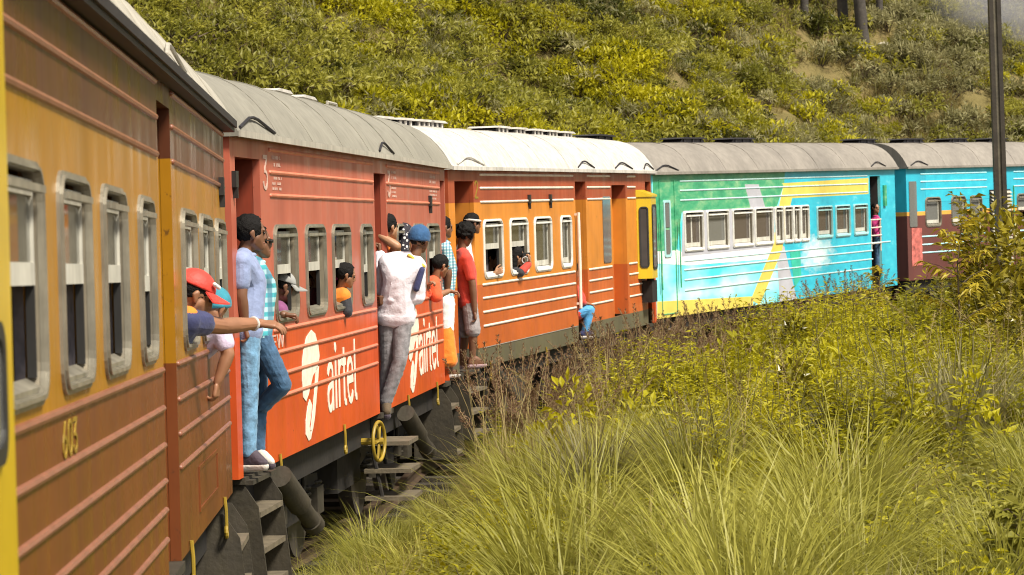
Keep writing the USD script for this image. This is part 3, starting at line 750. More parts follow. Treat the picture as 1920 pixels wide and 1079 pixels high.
def height(xy):
    xy = np.atleast_2d(xy); t, d, zr = track_coords(xy)
    p3 = np.column_stack([xy, np.zeros(len(xy))])
    n1 = meshkit.fbm(p3 * .55, 3, 5) - .5; n2 = meshkit.fbm(p3 * .16, 4, 9) - .5
    r = np.interp(d, [1.5, 1.9, 2.3, 3.4, 8, 16, 45], [-.2, -.12, .0, .2, .45, .58, 1.0]) + n1 * np.interp(d, [2, 3, 6], [0, .2, .45])
    a = -d
    l = np.interp(a, [1.9, 2.6, 3.6, 60], [-.2, -.5, -.45, 44.0]) + np.interp(a, [3, 8], [0, 1]) * (n2 * 3.2 + n1 * .8)
    return zr + np.where(d > 0, r, l)


def sheet(d0, d1, nd, t0, t1, nt, power=1.0):
    D = d0 + (d1 - d0) * np.linspace(0, 1, nd) ** power; Tn = np.linspace(t0, t1, nt)
    C = CX(Tn); Tg = CX(Tn, 1); Tg /= np.linalg.norm(Tg, axis=1, keepdims=True); N = np.column_stack([Tg[:, 1], -Tg[:, 0]])
    xy = C[:, None] + N[:, None] * D[None, :, None]
    v = np.column_stack([xy.reshape(-1, 2), height(xy.reshape(-1, 2))])
    i, j = np.meshgrid(np.arange(nt - 1), np.arange(nd - 1), indexing='ij')
    q = np.stack([i * nd + j, i * nd + j + 1, (i + 1) * nd + j + 1, (i + 1) * nd + j], -1).reshape(-1, 4)
    m = trimesh.Trimesh(v, np.vstack([q[:, :3], q[:, [0, 2, 3]]]), process=False)
    if m.face_normals[:, 2].mean() < 0: m.invert()
    return m


def soil(name, c0, c1, c2):
    mat(name, {'g': ('geometry', {}), 'n': ('noise_texture', {'scale': .9, 'detail': 8., 'roughness': .7}), 'n2': ('noise_texture', {'scale': 14., 'detail': 5.}),
        'r': ('rgb_ramp', {'ramp': [(.3, c0), (.5, c1), (.7, c2)]}), 'b': ('bump', {'strength': .8, 'distance': .06}), 'p': ('principled_bsdf', {'roughness': .9, 'specular_ior_level': .2})},
        [('g.position', 'n.vector'), ('g.position', 'n2.vector'), ('n.fac', 'r.fac'), ('r.color', 'p.base_color'), ('n2.fac', 'b.height'), ('b.normal', 'p.normal')])


soil('bank_soil', (.06, .045, .018), (.10, .075, .025), (.17, .095, .04))
soil('hill_soil', (.10, .08, .025), (.15, .12, .045), (.20, .135, .06))
soil('ballast_stone', (.014, .011, .009), (.028, .023, .017), (.05, .04, .028))
part('/World', 'ground', sheet(1.4, 45, 70, 2, _T[-1] - 2, 190, 1.6), MATS['bank_soil'], smooth=True, kind='structure')
part('/World', 'hillside', sheet(-1.9, -58, 90, 2, _T[-1] - 2, 240, 1.4), MATS['hill_soil'], smooth=True, kind='structure')
trk = thing('railway_track', kind='structure')
part(trk, 'ballast', sheet(-1.95, 1.45, 8, 2, _T[-1] - 2, 190), MATS['ballast_stone'])
for sg in (-1, 1):
    Tn = np.arange(4, 84, .8); C = CX(Tn); Tg = CX(Tn, 1); Tg /= np.linalg.norm(Tg, axis=1, keepdims=True); N = np.column_stack([Tg[:, 1], -Tg[:, 0]])
    prof = [(-.035, 0), (.035, 0), (.035, -.03), (.008, -.04), (.008, -.13), (.06, -.15), (-.06, -.15), (-.008, -.13), (-.008, -.04), (-.035, -.03)]
    v = np.array([[*(c + n * (sg * .84 + a)), z + b] for c, n, z in zip(C, N, np.interp(Tn, _T, _Z)) for a, b in prof]); n_ = len(prof)
    f = [[i * n_ + j, i * n_ + (j + 1) % n_, (i + 1) * n_ + (j + 1) % n_, (i + 1) * n_ + j] for i in range(len(Tn) - 1) for j in range(n_)]
    part(trk, 'rail', (v, np.array(f)), MATS['rail_steel'])
for t in np.arange(18, 62, .7):
    c = CX(t); g_ = CX(t, 1); g_ /= np.linalg.norm(g_)
    m = bx(-1.3, 1.3, -.12, .12, -.30, -.155); m.apply_transform(np.array([[g_[1], g_[0], 0, c[0]], [-g_[0], g_[1], 0, c[1]], [0, 0, 1, float(np.interp(t, _T, _Z))], [0, 0, 0, 1]]))
    part(trk, 'sleeper', m, MATS['sleeper_wood'])


def project(P):
    """Pixel of the photograph under world points (only to see which plants stand in view)."""
    P = np.atleast_2d(P) - CAM
    R = np.array([_r, _u, -_b]); q = P @ R.T
    return np.column_stack([960 + FPX * q[:, 0] / q[:, 2], 539.5 - FPX * q[:, 1] / q[:, 2]])


def hit(px, py, y0=30., y1=140.):
    d = ray(px, py)
    for Y in np.arange(y0, y1, .1):
        P = CAM + d * (Y / d[1])
        if P[2] < height(P[:2])[0]: return P
    return CAM + d * y1


# ------------------------------------------------------------------ plants: prototypes
leafmat('blade_green', (.14, .14, .014), (.52, .48, .095), .44, .5, dry=(.56, .48, .24))
leafmat('blade_grey', (.16, .15, .055), (.36, .32, .15), .42, .5, dry=(.42, .36, .20))
leafmat('blade_dry', (.17, .13, .04), (.40, .31, .12), .4, .6, dry=(.40, .31, .16))
leafmat('leaf_yellow', (.24, .225, .006), (.60, .53, .016), .45, .5)
leafmat('leaf_olive', (.19, .185, .024), (.45, .41, .060), .5, .5)
leafmat('leaf_dark', (.05, .055, .010), (.14, .14, .022), .3, .45)
leafmat('leaf_grey', (.20, .185, .075), (.42, .38, .18), .42, .6)  # haze over the upper slope put into the leaf colour as grey
leafmat('leaf_glossy', (.075, .07, .007), (.36, .29, .015), .3, .32)
leafmat('leaf_sapling', (.18, .155, .010), (.50, .39, .03), .35, .4)
leafmat('seed_brown', (.13, .075, .04), (.28, .18, .10), .3, .7)
simple('stem_straw', (.34, .27, .11), .7, .3, 8.)
simple('stem_green', (.10, .09, .02), .7, .3, 8.)
simple('stem_brown', (.075, .05, .03), .8, .3, 8.)


def blades(r, n, L0, L1, w, base=.12, lean=(.05, .75), curl=(.4, 1.8), seg=6, twist=.6):
    phi = r.uniform(0, 2 * np.pi, n); L = r.uniform(L0, L1, n); th0 = r.uniform(*lean, n); kap = r.uniform(*curl, n)
    br = base * np.sqrt(r.random(n)); bp = phi + r.normal(0, .7, n)
    pos = np.stack([br * np.cos(bp), br * np.sin(bp), np.zeros(n) - .05], 1)
    pts = [pos.copy()]; dirs = []
    for i in range(seg):
        th = th0 + kap * ((i + .5) / seg) ** 1.6
        d = np.stack([np.sin(th) * np.cos(phi), np.sin(th) * np.sin(phi), np.cos(th)], 1)
        pos = pos + d * (L / seg)[:, None]; pts.append(pos.copy()); dirs.append(d)
    a = phi + np.pi / 2 + r.normal(0, twist, n); side = np.stack([np.cos(a), np.sin(a), np.zeros(n)], 1)
    W = w * r.uniform(.6, 1.3, n)
    V = []
    for i, p in enumerate(pts[:-1]):
        t = i / seg; ww = (W * (.55 + .45 * min(1, t * 3)) * (1 - t ** 2.2))[:, None] / 2
        V += [p - side * ww, p + side * ww]
    V.append(pts[-1]); V = np.stack(V, 1); m = V.shape[1]
    f = []
    for i in range(seg - 1):
        f += [[2 * i, 2 * i + 1, 2 * i + 3], [2 * i, 2 * i + 3, 2 * i + 2]]
    f.append([2 * seg - 2, 2 * seg - 1, 2 * seg])
    F = (np.array(f)[None] + (np.arange(n) * m)[:, None, None]).reshape(-1, 3)
    return V.reshape(-1, 3), F


def leaves(pos, dirs, L, w, r, fold=.25):
    """Pointed leaves: base at pos, along dirs; each leaf four triangles folded along its midrib."""
    n = len(pos); dirs = dirs / np.linalg.norm(dirs, axis=1, keepdims=True)
    up = np.tile([0, 0, 1.], (n, 1)) + r.normal(0, .45, (n, 3)); s = np.cross(dirs, up); s /= np.linalg.norm(s, axis=1, keepdims=True) + 1e-9; nn = np.cross(s, dirs)
    L = np.broadcast_to(L, n)[:, None]; w = np.broadcast_to(w, n)[:, None]
    a = pos; m = pos + dirs * L * .45 - nn * 0; t = pos + dirs * L - nn * L * .18
    l = m + s * w / 2 + nn * w * fold; q = m - s * w / 2 + nn * w * fold
    V = np.stack([a, l, m, q, t], 1).reshape(-1, 3)
    F = (np.array([[0, 2, 1], [0, 3, 2], [1, 2, 4], [2, 3, 4]])[None] + (np.arange(n) * 5)[:, None, None]).reshape(-1, 3)
    return V, F


def stalk(pts, r0, r1):
    n = len(pts); return tube(np.asarray(pts), np.linspace(r0, r1, n), 5)


PROTO = '/World/Looks'
CLS = '/World/plant_kinds'
UsdGeom.Scope.Define(stage, CLS)


def proto(name, parts):
    """A class prim that plants reference; parts: [(name, mesh, material)]."""
    p = f'{CLS}/{name}'
    prim = stage.CreateClassPrim(p); prim.SetTypeName('Xform')
    for n, m, mm in parts: part(p, n, m, MATS[mm], kind='stuff')
    return p


def tussock(seed, mm, n=380, L=(.7, 1.35), w=.012, lean=(.03, .8), curl=(.5, 2.0), base=.16):
    r = np.random.default_rng(seed)
    return proto(f'tussock_kind_{seed}', [('blades', blades(r, n, *L, w, base, lean, curl), mm)])


def weed(seed, mm, stems=12, h=(.6, 1.0), nl=26, L=.075, w=.018, spread=.28, stemm='stem_green', up=.35):
    r = np.random.default_rng(seed); st, P, D, LL = [], [], [], []
    for k in range(stems):
        a, q = r.uniform(0, 2 * np.pi), spread * math.sqrt(r.random()); H = r.uniform(*h); ln = r.uniform(0, .35)
        b = np.array([q * math.cos(a), q * math.sin(a), -.05]); tip = b + np.array([math.cos(a) * ln * H, math.sin(a) * ln * H, H]); mid = (b + tip) / 2 + [*(r.normal(0, .03, 2)), 0.04]
        pl = np.array([b, (b + mid) / 2, mid, (mid + tip) / 2, tip]); st.append(stalk(pl, .006, .002))
        for t in np.linspace(.18, 1, nl):
            i = min(3, int(t * 4)); c = pl[i] + (pl[i + 1] - pl[i]) * (t * 4 - i)
            for _ in range(2):
                an = r.uniform(0, 2 * np.pi); br = r.uniform(0, .10) * (1.1 - t * .8)
                P.append(c + br * np.array([math.cos(an), math.sin(an), .5])); D.append([math.cos(an), math.sin(an), up + r.normal(0, .3)]); LL.append(L * (1.25 - .65 * t) * r.uniform(.7, 1.25))
    LL = np.array(LL)
    return proto(f'weed_kind_{seed}', [('leaves', leaves(np.array(P), np.array(D), LL, LL * w / L, r), mm), ('stems', cat(st), stemm)])


def bush(seed, mm, n=700, R=(.55, .55, .5), L=.105, w=.05):
    r = np.random.default_rng(seed)
    lob = r.normal(0, .45, (9, 3)) * R; lob[:, 2] = np.abs(lob[:, 2]) * .9 + .12
    k = r.integers(0, 9, n); d = r.normal(0, 1, (n, 3)); d /= np.linalg.norm(d, axis=1, keepdims=True)
    P = lob[k] + d * (np.array(R) * .42)[None] * r.uniform(.55, 1.0, (n, 1)) * r.uniform(.7, 1.2, 9)[k][:, None]
    P[:, 2] = np.maximum(P[:, 2], .02)
    D = d + [0, 0, .35] + r.normal(0, .5, (n, 3))
    LL = L * r.uniform(.6, 1.3, n)
    st = [stalk([[0, 0, -.1], lob[i] * .5 + r.normal(0, .03, 3), lob[i]], .014, .005) for i in range(9)]
    return proto(f'bush_kind_{seed}', [('leaves', leaves(P, D, LL, LL * w / L, r), mm), ('stems', cat(st), 'stem_brown')])


def seedgrass(seed, n=16, h=(1.0, 1.55), spread=.3, mm='seed_brown'):
    r = np.random.default_rng(seed); st, P, D = [], [], []
    for k in range(n):
        a = r.uniform(0, 2 * np.pi); H = r.uniform(*h); ln = r.uniform(.05, .45); b = np.array([*(r.normal(0, spread * .4, 2)), -.05])
        pl = [b + np.array([math.cos(a) * ln * H * t ** 2, math.sin(a) * ln * H * t ** 2, H * (t - .12 * t ** 3 * ln * 3)]) for t in np.linspace(0, 1, 7)]
        st.append(stalk(pl, .0035, .0015))
        c, dv = pl[-2], pl[-1] - pl[-2]
        for _ in range(70):
            t = r.uniform(-.3, 1.05); an = r.uniform(0, 2 * np.pi); rr = .035 * (1.1 - max(t, 0)) * r.random()
            P.append(c + dv * t + rr * np.array([math.cos(an), math.sin(an), .2])); D.append(dv / np.linalg.norm(dv) + .6 * np.array([math.cos(an), math.sin(an), -.3]))
    v, f = blades(r, 90, .5, 1.0, .010, .14, (.05, .6), (.3, 1.4))
    return proto(f'seedgrass_kind_{seed}', [('seed_heads', leaves(np.array(P), np.array(D), r.uniform(.02, .04, len(P)), .010, r), mm), ('stalks', cat(st), 'stem_straw'), ('blades', (v, f), 'blade_dry')])


K_TUS = [tussock(11, 'blade_green', 640, (.65, 1.25), .0115, (.03, .85), (.5, 2.1), .2), tussock(12, 'blade_green', 760, (.7, 1.35), .011, (.02, .95), (.8, 2.3), .22), tussock(13, 'blade_grey', 340, (.8, 1.3), .017, (.02, .6), (.3, 1.7)), tussock(14, 'blade_dry', 300, (.45, .9), .009, (.05, 1.0), (.4, 1.8)),
         tussock(15, 'blade_green', 420, (.55, 1.05), .013, (.1, .9), (.6, 2.0))]
K_WEED = [weed(21, 'leaf_yellow', 14, (.55, 1.0), 26, .095, .026, .3), weed(22, 'leaf_yellow', 17, (.5, .9), 24, .085, .022, .32), weed(23, 'leaf_olive', 12, (.5, .95), 20, .13, .042, .3), weed(24, 'leaf_glossy', 15, (.8, 1.25), 22, .12, .055, .42)]
K_SEED = [seedgrass(31), seedgrass(32, 12, (1.1, 1.7)), seedgrass(33, 9, (1.2, 1.9), .4, 'blade_dry')]
K_BUSH = {'yellow': [bush(41, 'leaf_yellow'), bush(42, 'leaf_yellow', 620, (.7, .55, .4))], 'olive': [bush(43, 'leaf_olive'), bush(44, 'leaf_olive', 820, (.6, .7, .5), .13, .045)],
          'dark': [bush(45, 'leaf_dark', 700, (.45, .45, .65))], 'grey': [bush(46, 'leaf_grey', 620, (.7, .6, .45), .14, .03), bush(47, 'leaf_grey', 600, (.5, .5, .5), .15, .028)]}
K_BUSHY = [bush(48, 'leaf_yellow', 620, (.5, .5, .62), .095, .032), bush(49, 'leaf_yellow', 560, (.45, .5, .55), .085, .036)]
K_SHRUB = bush(50, 'leaf_glossy', 900, (.6, .6, .85), .11, .05)
r_ = np.random.default_rng(51); K_TUFT = []
for q, (mm, n_, L_) in enumerate((('blade_green', 46, (.15, .42)), ('blade_dry', 46, (.15, .40)), ('blade_grey', 40, (.2, .5)))):
    K_TUFT.append(proto(f'tuft_kind_{q}', [('blades', blades(r_, n_, *L_, .011, .13, (.1, 1.0), (.3, 1.6), 4), mm)]))
K_HERB = [weed(61, 'leaf_olive', 5, (.2, .45), 10, .085, .034, .2), weed(62, 'leaf_yellow', 5, (.15, .4), 10, .08, .03, .2)]
K_HILLHERB = [bush(63, 'leaf_olive', 150, (.38, .38, .18), .115, .045), bush(64, 'leaf_yellow', 140, (.35, .38, .18), .11, .045), bush(65, 'leaf_grey', 150, (.38, .38, .18), .13, .03), bush(66, 'leaf_dark', 120, (.3, .3, .2), .11, .045)]


def plant(kind, name, x, y, scale, rot, label, category, group=None, squash=1.0, dz=0.):
    p = unique('/World', name)
    x_ = UsdGeom.Xform.Define(stage, p)
    z = float(height([[x, y]])[0]) - .02 + dz
    c, s = math.cos(rot) * scale, math.sin(rot) * scale
    x_.AddTransformOp().Set(Gf.Matrix4d(c, s, 0, 0, -s, c, 0, 0, 0, 0, scale * squash, 0, float(x), float(y), z, 1))
    x_.GetPrim().GetReferences().AddInternalReference(kind); x_.GetPrim().SetInstanceable(True)
    tag(x_.GetPrim(), label, category, group)
    return p


def scatter(name, kinds, xy, scale, idx, rot, kind_label, cat_):
    pi = UsdGeom.PointInstancer.Define(stage, unique('/World', name))
    protos = []
    for i, k in enumerate(kinds):
        q = f'{pi.GetPath()}/kind_{i}'
        x_ = UsdGeom.Xform.Define(stage, q); x_.GetPrim().GetReferences().AddInternalReference(k); protos.append(q)
    pi.CreatePrototypesRel().SetTargets([Sdf.Path(q) for q in protos])
    z = height(xy) - .02
    pi.CreatePositionsAttr(Vt.Vec3fArray.FromNumpy(np.column_stack([xy, z]).astype(np.float32)))
    pi.CreateProtoIndicesAttr(Vt.IntArray.FromNumpy(np.asarray(idx, np.int32)))
    pi.CreateScalesAttr(Vt.Vec3fArray.FromNumpy(np.repeat(np.asarray(scale)[:, None], 3, 1).astype(np.float32)))
    pi.CreateOrientationsAttr(Vt.QuathArray([Gf.Quath(float(math.cos(a / 2)), 0, 0, float(math.sin(a / 2))) for a in rot]))
    tag(pi.GetPrim(), kind_label, cat_, None, 'stuff')


def spot(px, Y): return at(px, 600, Y)[:2]


# ------------------------------------------------------------------ plants of the bank, foreground
def zone(px, Y):
    """Where on the bank a plant stands, in words one can find in the picture."""
    if Y < 17: return 'near the bottom edge' + (' below the red coach steps' if px < 900 else ' at the right' if px > 1550 else ' in the middle')
    if px < 1000: return 'beside the red coach wheels'
    if px < 1250: return 'below the orange coach' if Y > 22 else 'in the middle of the bank'
    if px < 1700: return 'below the mural coach' if Y > 27 else 'in the middle of the bank, right'
    return 'at the foot of the steel pole' if Y > 27 else 'at the right edge of the bank'


TONE = {0: 'arching green', 1: 'long-bladed green', 2: 'grey-green', 3: 'dry brownish', 4: 'broad-bladed green'}
HERB = {0: 'bright yellow-green', 1: 'low feathery yellow-green', 2: 'dull olive'}
named = [(1245, 14.6, 1, 1.0, 'large arching green grass tussock at the bottom edge of the picture, right of centre'), (1500, 13.6, 1, .95, 'wide pale-tipped grass tussock at the bottom edge, left of the small dark seedling'),
         (1690, 23.5, 2, 1.15, 'grey-green tussock of stiff blades in front of the yellow weeds at right'), (1795, 22.5, 2, 1.3, 'tallest grey-green tussock, with upright blades left of the bare soil'),
         (700, 16.3, 3, 1.0, 'dry brownish grass tussock at the bottom left beside the red coach steps')]
for px, Y, k, sc, lab in named:
    x, y = spot(px, Y); plant(K_TUS[k], 'grass_tussock', x, y, sc, px * .37, lab, 'grass')
rr = np.random.default_rng(77)
fixed = [(1010, 21.6, 0, 1.0), (1110, 20.8, 2, 1.0), (1180, 22.2, 0, .95), (1290, 21.4, 2, .95), (985, 22.4, 0, .95), (1060, 24.5, 0, .9), (1580, 22, 2, .9), (1880, 24, 2, .8), (1840, 27, 2, .9)]
for gy in np.arange(11.6, 20.5, 1.25):
    for gx in np.arange(-1.2, 4.6, 1.18):
        x, y = gx + rr.uniform(-.28, .28) + (gy % 2.5 > 1.2) * .55, gy + rr.uniform(-.28, .28); px = float(project([[x, y, .6]])[0, 0])
        if track_coords([[x, y]])[1][0] < 1.9 or px > 2080 or px < 480 or (800 < px < 1010 and y > 13.6): continue
        k = int(rr.choice([0, 1, 2, 3, 4], p=[.32, .36, .08, .12, .12])) if px > 860 else int(rr.choice([3, 4, 2, 0], p=[.4, .2, .15, .25]))
        fixed.append((px, y, k, rr.uniform(.85, 1.32) * (1 if 980 < px < 1640 else .72 if px > 1600 else .55)))
for px, Y, k, sc in fixed:
    x, y = spot(px, Y); lb = f'{TONE[k]} grass tussock {zone(px, Y)}'; plant(K_TUS[k], 'grass_tussock', x, y, sc, px * .61, lb, 'grass', lb.replace('tussock', 'tussocks'))
n = 0
while n < 95:
    px, Y = (rr.uniform(760, 1990), rr.uniform(20.5, 44)) if n < 60 else (rr.uniform(760, 1300), rr.uniform(20, 36)); x, y = spot(px, Y); d = track_coords([[x, y]])[1][0]
    if d < 1.6: continue
    k = rr.choice([0, 1, 2, 4, 3], p=[.35, .2, .15, .2, .1]); sc = rr.uniform(.45, .8) * np.interp(d, [1.75, 3.4], [.5, 1]); lb = f'{TONE[k]} grass tussock {zone(px, Y)}'
    plant(K_TUS[k], 'grass_tussock', x, y, sc, rr.uniform(0, 6.3), lb, 'grass', lb.replace('tussock', 'tussocks')); n += 1
n = 0
while n < 205:
    px, Y = rr.uniform(900, 1990), rr.uniform(20, 41) if n > 110 else rr.uniform(26, 40); x, y = spot(px, Y); d = track_coords([[x, y]])[1][0]
    pn = meshkit.noise(np.array([[x * .45, y * .3, 1.]]), 3)[0]
    if d < (2.5 if Y < 24 else 1.9) or (Y < 27 and (pn < .5 or px < 1330)) or (px > 1750 and Y < 22): continue
    k = rr.choice([0, 1, 2], p=[.5, .35, .15]); sc = rr.uniform(.85, 1.3) * np.interp(d, [1.9, 3.4], [.7, 1]); sc *= .62 + .8 * meshkit.noise(np.array([[x * .8, y * .5, 4.]]), 12)[0]; lb = f'{HERB[k]} leafy weed {zone(px, Y)}'
    plant(K_WEED[k], 'leafy_weed', x, y, sc, rr.uniform(0, 6.3), lb, 'weed', lb.replace('weed', 'weeds')); n += 1
for px, Y, sc in [(930, 17.6, .75), (880, 18.0, .7), (960, 18.4, .8), (905, 16.9, .65), (1000, 17.0, .55), (850, 17.2, .5), (930, 19.2, .75), (1400, 22, 1.0), (1500, 23, 1.0), (1450, 24, 1.1), (1350, 23, .9), (1560, 24.5, 1.1), (1620, 23.5, 1.0), (1530, 21, .85)]:
    x, y = spot(px, Y); k = int(px) // 10 % 2; lb = f'{HERB[k]} leafy weed {zone(px, Y)}'; plant(K_WEED[k], 'leafy_weed', x, y, sc, px * .2, lb, 'weed', lb.replace('weed', 'weeds'))

for px, Y in [(960, 24.5), (1010, 26), (985, 25.0), (1050, 27.5), (1100, 29), (1150, 30.5), (1205, 32), (1240, 33), (1265, 33.5), (1300, 34.5), (1180, 31), (1130, 28.5), (1075, 26.5), (1340, 35.5), (1400, 36), (1560, 38.5), (1600, 39.5), (1640, 40), (1250, 31), (1220, 30), (925, 23), (1290, 32), (1585, 37.5), (1500, 35), (1170, 27), (1090, 24), (1320, 30), (1000, 24.0), (1030, 25.5), (1060, 26.0), (1115, 27.5), (1140, 29.5), (1190, 30.0), (1215, 31.5), (1235, 30.5), (1270, 32.5), (1310, 33.5), (1350, 34.0), (940, 23.6), (970, 24.2), (1155, 28.0), (1285, 30.5), (1380, 34.5), (1450, 35.5), (1535, 37.0), (1615, 38.5)]:
    x, y = spot(px, Y); d = track_coords([[x, y]])[1][0]
    if d < 1.8: x += 1.95 - d
    plant(K_SEED[int(px) % 2], 'seed_grass', x, y, rr.uniform(.8, 1.12), px * .3, f'tall grass with drooping brown seed heads {zone(px, Y)}', 'grass', f'seed-headed grasses {zone(px, Y)}')
for px, Y, lab in [(1775, 25.5, 'pair of tall pale straw stalks rising in front of the sapling'), (1430, 21.5, 'thin pale straw stalks standing up from the yellow weeds at centre right'), (1340, 20.5, 'leaning straw-coloured grass stalks above the large tussock'), (1100, 23, 'straw stalks arching toward the orange coach skirt'), (1910, 22, 'straw stalks at the right edge beside the bare soil')]:
    x, y = spot(px, Y); plant(K_SEED[2], 'dry_stalk', x, y, .95, px * .7, lab, 'grass')
for q in range(46):
    px, Y = 0, 0
    t = rr.uniform(33, 47); d = rr.uniform(1.5, 2.15); c = CX(t); g_ = CX(t, 1); g_ /= np.linalg.norm(g_); x, y = c + np.array([g_[1], -g_[0]]) * d
    k = int(rr.choice([3, 4, 0], p=[.5, .25, .25])); lb = f'{TONE[k]} grass tussock at the edge of the track below the coach steps'
    plant(K_TUS[k], 'grass_tussock', x, y, rr.uniform(.42, .68), rr.uniform(0, 6.3), lb, 'grass', lb.replace('tussock', 'tussocks'))
for px, Y, sc in [(905, 15.2, .8), (965, 15.8, .85), (930, 16.8, .9), (990, 17.3, .8), (870, 16.4, .7), (840, 17.4, .65), (890, 18.2, .8), (960, 18.6, .85), (820, 15.6, .55)]:
    x, y = spot(px, Y); plant(K_BUSHY[int(px) // 5 % 2], 'bushy_weed', x, y, sc, px * .3, 'rounded bright yellow weed bush at the track edge left of the large tussocks', 'weed', 'yellow weed bushes at the track edge')
for q in range(64):
    px, Y = rr.uniform(1150, 1960), rr.uniform(20, 38); x, y = spot(px, Y); d = track_coords([[x, y]])[1][0]
    if d < 2.2: continue
    lb = f'rounded yellow-green bushy weed {zone(px, Y)}'
    plant(K_BUSHY[q % 2] if q % 3 else K_SHRUB, 'bushy_weed', x, y, rr.uniform(.8, 1.5) * (1 if q % 3 else .55), rr.uniform(0, 6.3), lb, 'weed', lb.replace('weed', 'weeds'))
# shrub at the right edge, sapling, seedling
G_B, L_B = 'leafy green shrubs at the foot of the pole', 'dense shrub of small glossy green leaves around the steel pole'
for px, Y, sc in [(1850, 35, 1.15), (1900, 34, 1.95), (1950, 34, 2.0), (1800, 36, 1.0), (1880, 31, 1.1), (1930, 30, 1.2), (1990, 32, 1.4), (1835, 33, .9), (1870, 33, 1.25), (1920, 32, 1.85), (1860, 34, 1.7), (1890, 35.5, 2.0)]:
    x, y = spot(px, Y); plant(K_WEED[3] if px % 20 else K_SHRUB, 'shrub', x, y, sc * (1 if px % 20 else .85), px * .4, L_B, 'shrub', G_B)


def young_tree(name, px, Y, h, label, seed, leafm, L, w, nb=9):
    r = np.random.default_rng(seed); x, y = spot(px, Y); z = float(height([[x, y]])[0])
    p = thing(name, label, 'sapling', loc=(x, y, z))
    top = np.array([.10, .05, h]); st = [np.array([0, 0, -.1]), np.array([.03, 0, h * .4]), np.array([.02, .03, h * .75]), top]
    part(p, 'trunk', stalk(st, .018, .004), MATS['stem_brown'])
    P, D, b = [], [], []
    for k in range(nb):
        t = .42 + .58 * k / nb; c = np.array([.03 * t, .02, h * t]); a = k * 2.4 + r.uniform(-.4, .4); ln = h * .30 * (1.15 - t * .75)
        e = c + ln * np.array([math.cos(a), math.sin(a), .45]); b.append(stalk([c, (c + e) / 2 + [0, 0, .03], e], .006, .002))
        for u in np.linspace(.2, 1, 15):
            for sg in (-1, 1):
                q = c + (e - c) * u; an = a + sg * r.uniform(.5, 1.2); P.append(q); D.append([math.cos(an), math.sin(an), r.uniform(-.7, .3)])
    for u in np.linspace(.55, 1, 40):
        an = r.uniform(0, 6.28); P.append(np.array([.05 * u, .03 * u, h * u])); D.append([math.cos(an), math.sin(an), r.uniform(-.3, .9)])
    part(p, 'branches', cat(b), MATS['stem_brown'])
    part(p, 'crown', leaves(np.array(P), np.array(D), r.uniform(.7, 1.25, len(P)) * L, w, r), MATS[leafm], kind='stuff')


young_tree('sapling', 1795, 30, 2.15, 'young tree with long drooping yellow-green leaves standing left of the steel pole', 5, 'leaf_sapling', .15, .036, 9)
young_tree('sapling', 1645, 37, 1.5, 'thin russet-leaved sapling in front of the turquoise end of the mural coach', 6, 'leaf_sapling', .12, .03, 8)
young_tree('seedling', 1890, 14.2, .62, 'small broad-leaved seedling near the bottom right corner', 8, 'leaf_olive', .10, .055, 5)
# ground cover
N = 5200; X = []
while len(X) < N:
    px, Y = rr.uniform(380, 2050), 11 + 36 * rr.random() ** 1.4; x, y = spot(px, Y); d = track_coords([[x, y]])[1][0]
    if 1.5 < d < 20: X.append((x, y, d))
X = np.array(X); sc = rr.uniform(.6, 1.3, N) * np.interp(X[:, 2], [1.5, 2.4, 4], [.6, 1.0, 1.3])
scatter('grass_cover', K_TUFT + K_HERB, X[:, :2], sc, rr.choice(5, N, p=[.38, .27, .10, .15, .10]), rr.uniform(0, 6.3, N), 'short mixed grass and herbs covering the bank beside the train', 'grass')

# ------------------------------------------------------------------ hillside plants
hr = np.random.default_rng(91)


def hill_points(n, margin=140, amin=4.2, amax=26):
    out = []
    while len(out) < n * 1.12:
        m = 4000
        t = hr.uniform(4, _T[-1] - 3, m); a = hr.uniform(amin, amax, m)
        c = CX(t); g_ = CX(t, 1); g_ /= np.linalg.norm(g_, axis=1, keepdims=True)
        xy = c - np.column_stack([g_[:, 1], -g_[:, 0]]) * a[:, None]
        z = height(xy); P = np.column_stack([xy, z]); ok = xy[:, 1] > 12
        q = np.full((m, 2), -1e4); q[ok] = project(P[ok])
        ok &= (q[:, 0] > -margin) & (q[:, 0] < 1920 + margin) & (q[:, 1] > -margin) & (q[:, 1] < 330)
        for p_, q_ in zip(P[ok], q[ok]): out.append((*p_, *q_))
    out = np.array(out)
    clear = (out[:, 3] > 1488) & (out[:, 3] < 1672) & (out[:, 4] < 118) & (hr.random(len(out)) < .5)      # the ground among the tree trunks is nearly bare
    return out[~clear][:n]


HP = hill_points(290)
def slope_zone(px, py):
    if py < 90: return ' along the top edge of the slope' + (' at the right' if px > 1300 else ' at the left' if px < 750 else '')
    if px < 620: return ' above the red coach roof'
    if px < 1150: return ' above the white coach roof'
    if px < 1620: return ' above the mural coach roof'
    return ' on the slope beside the steel pole'


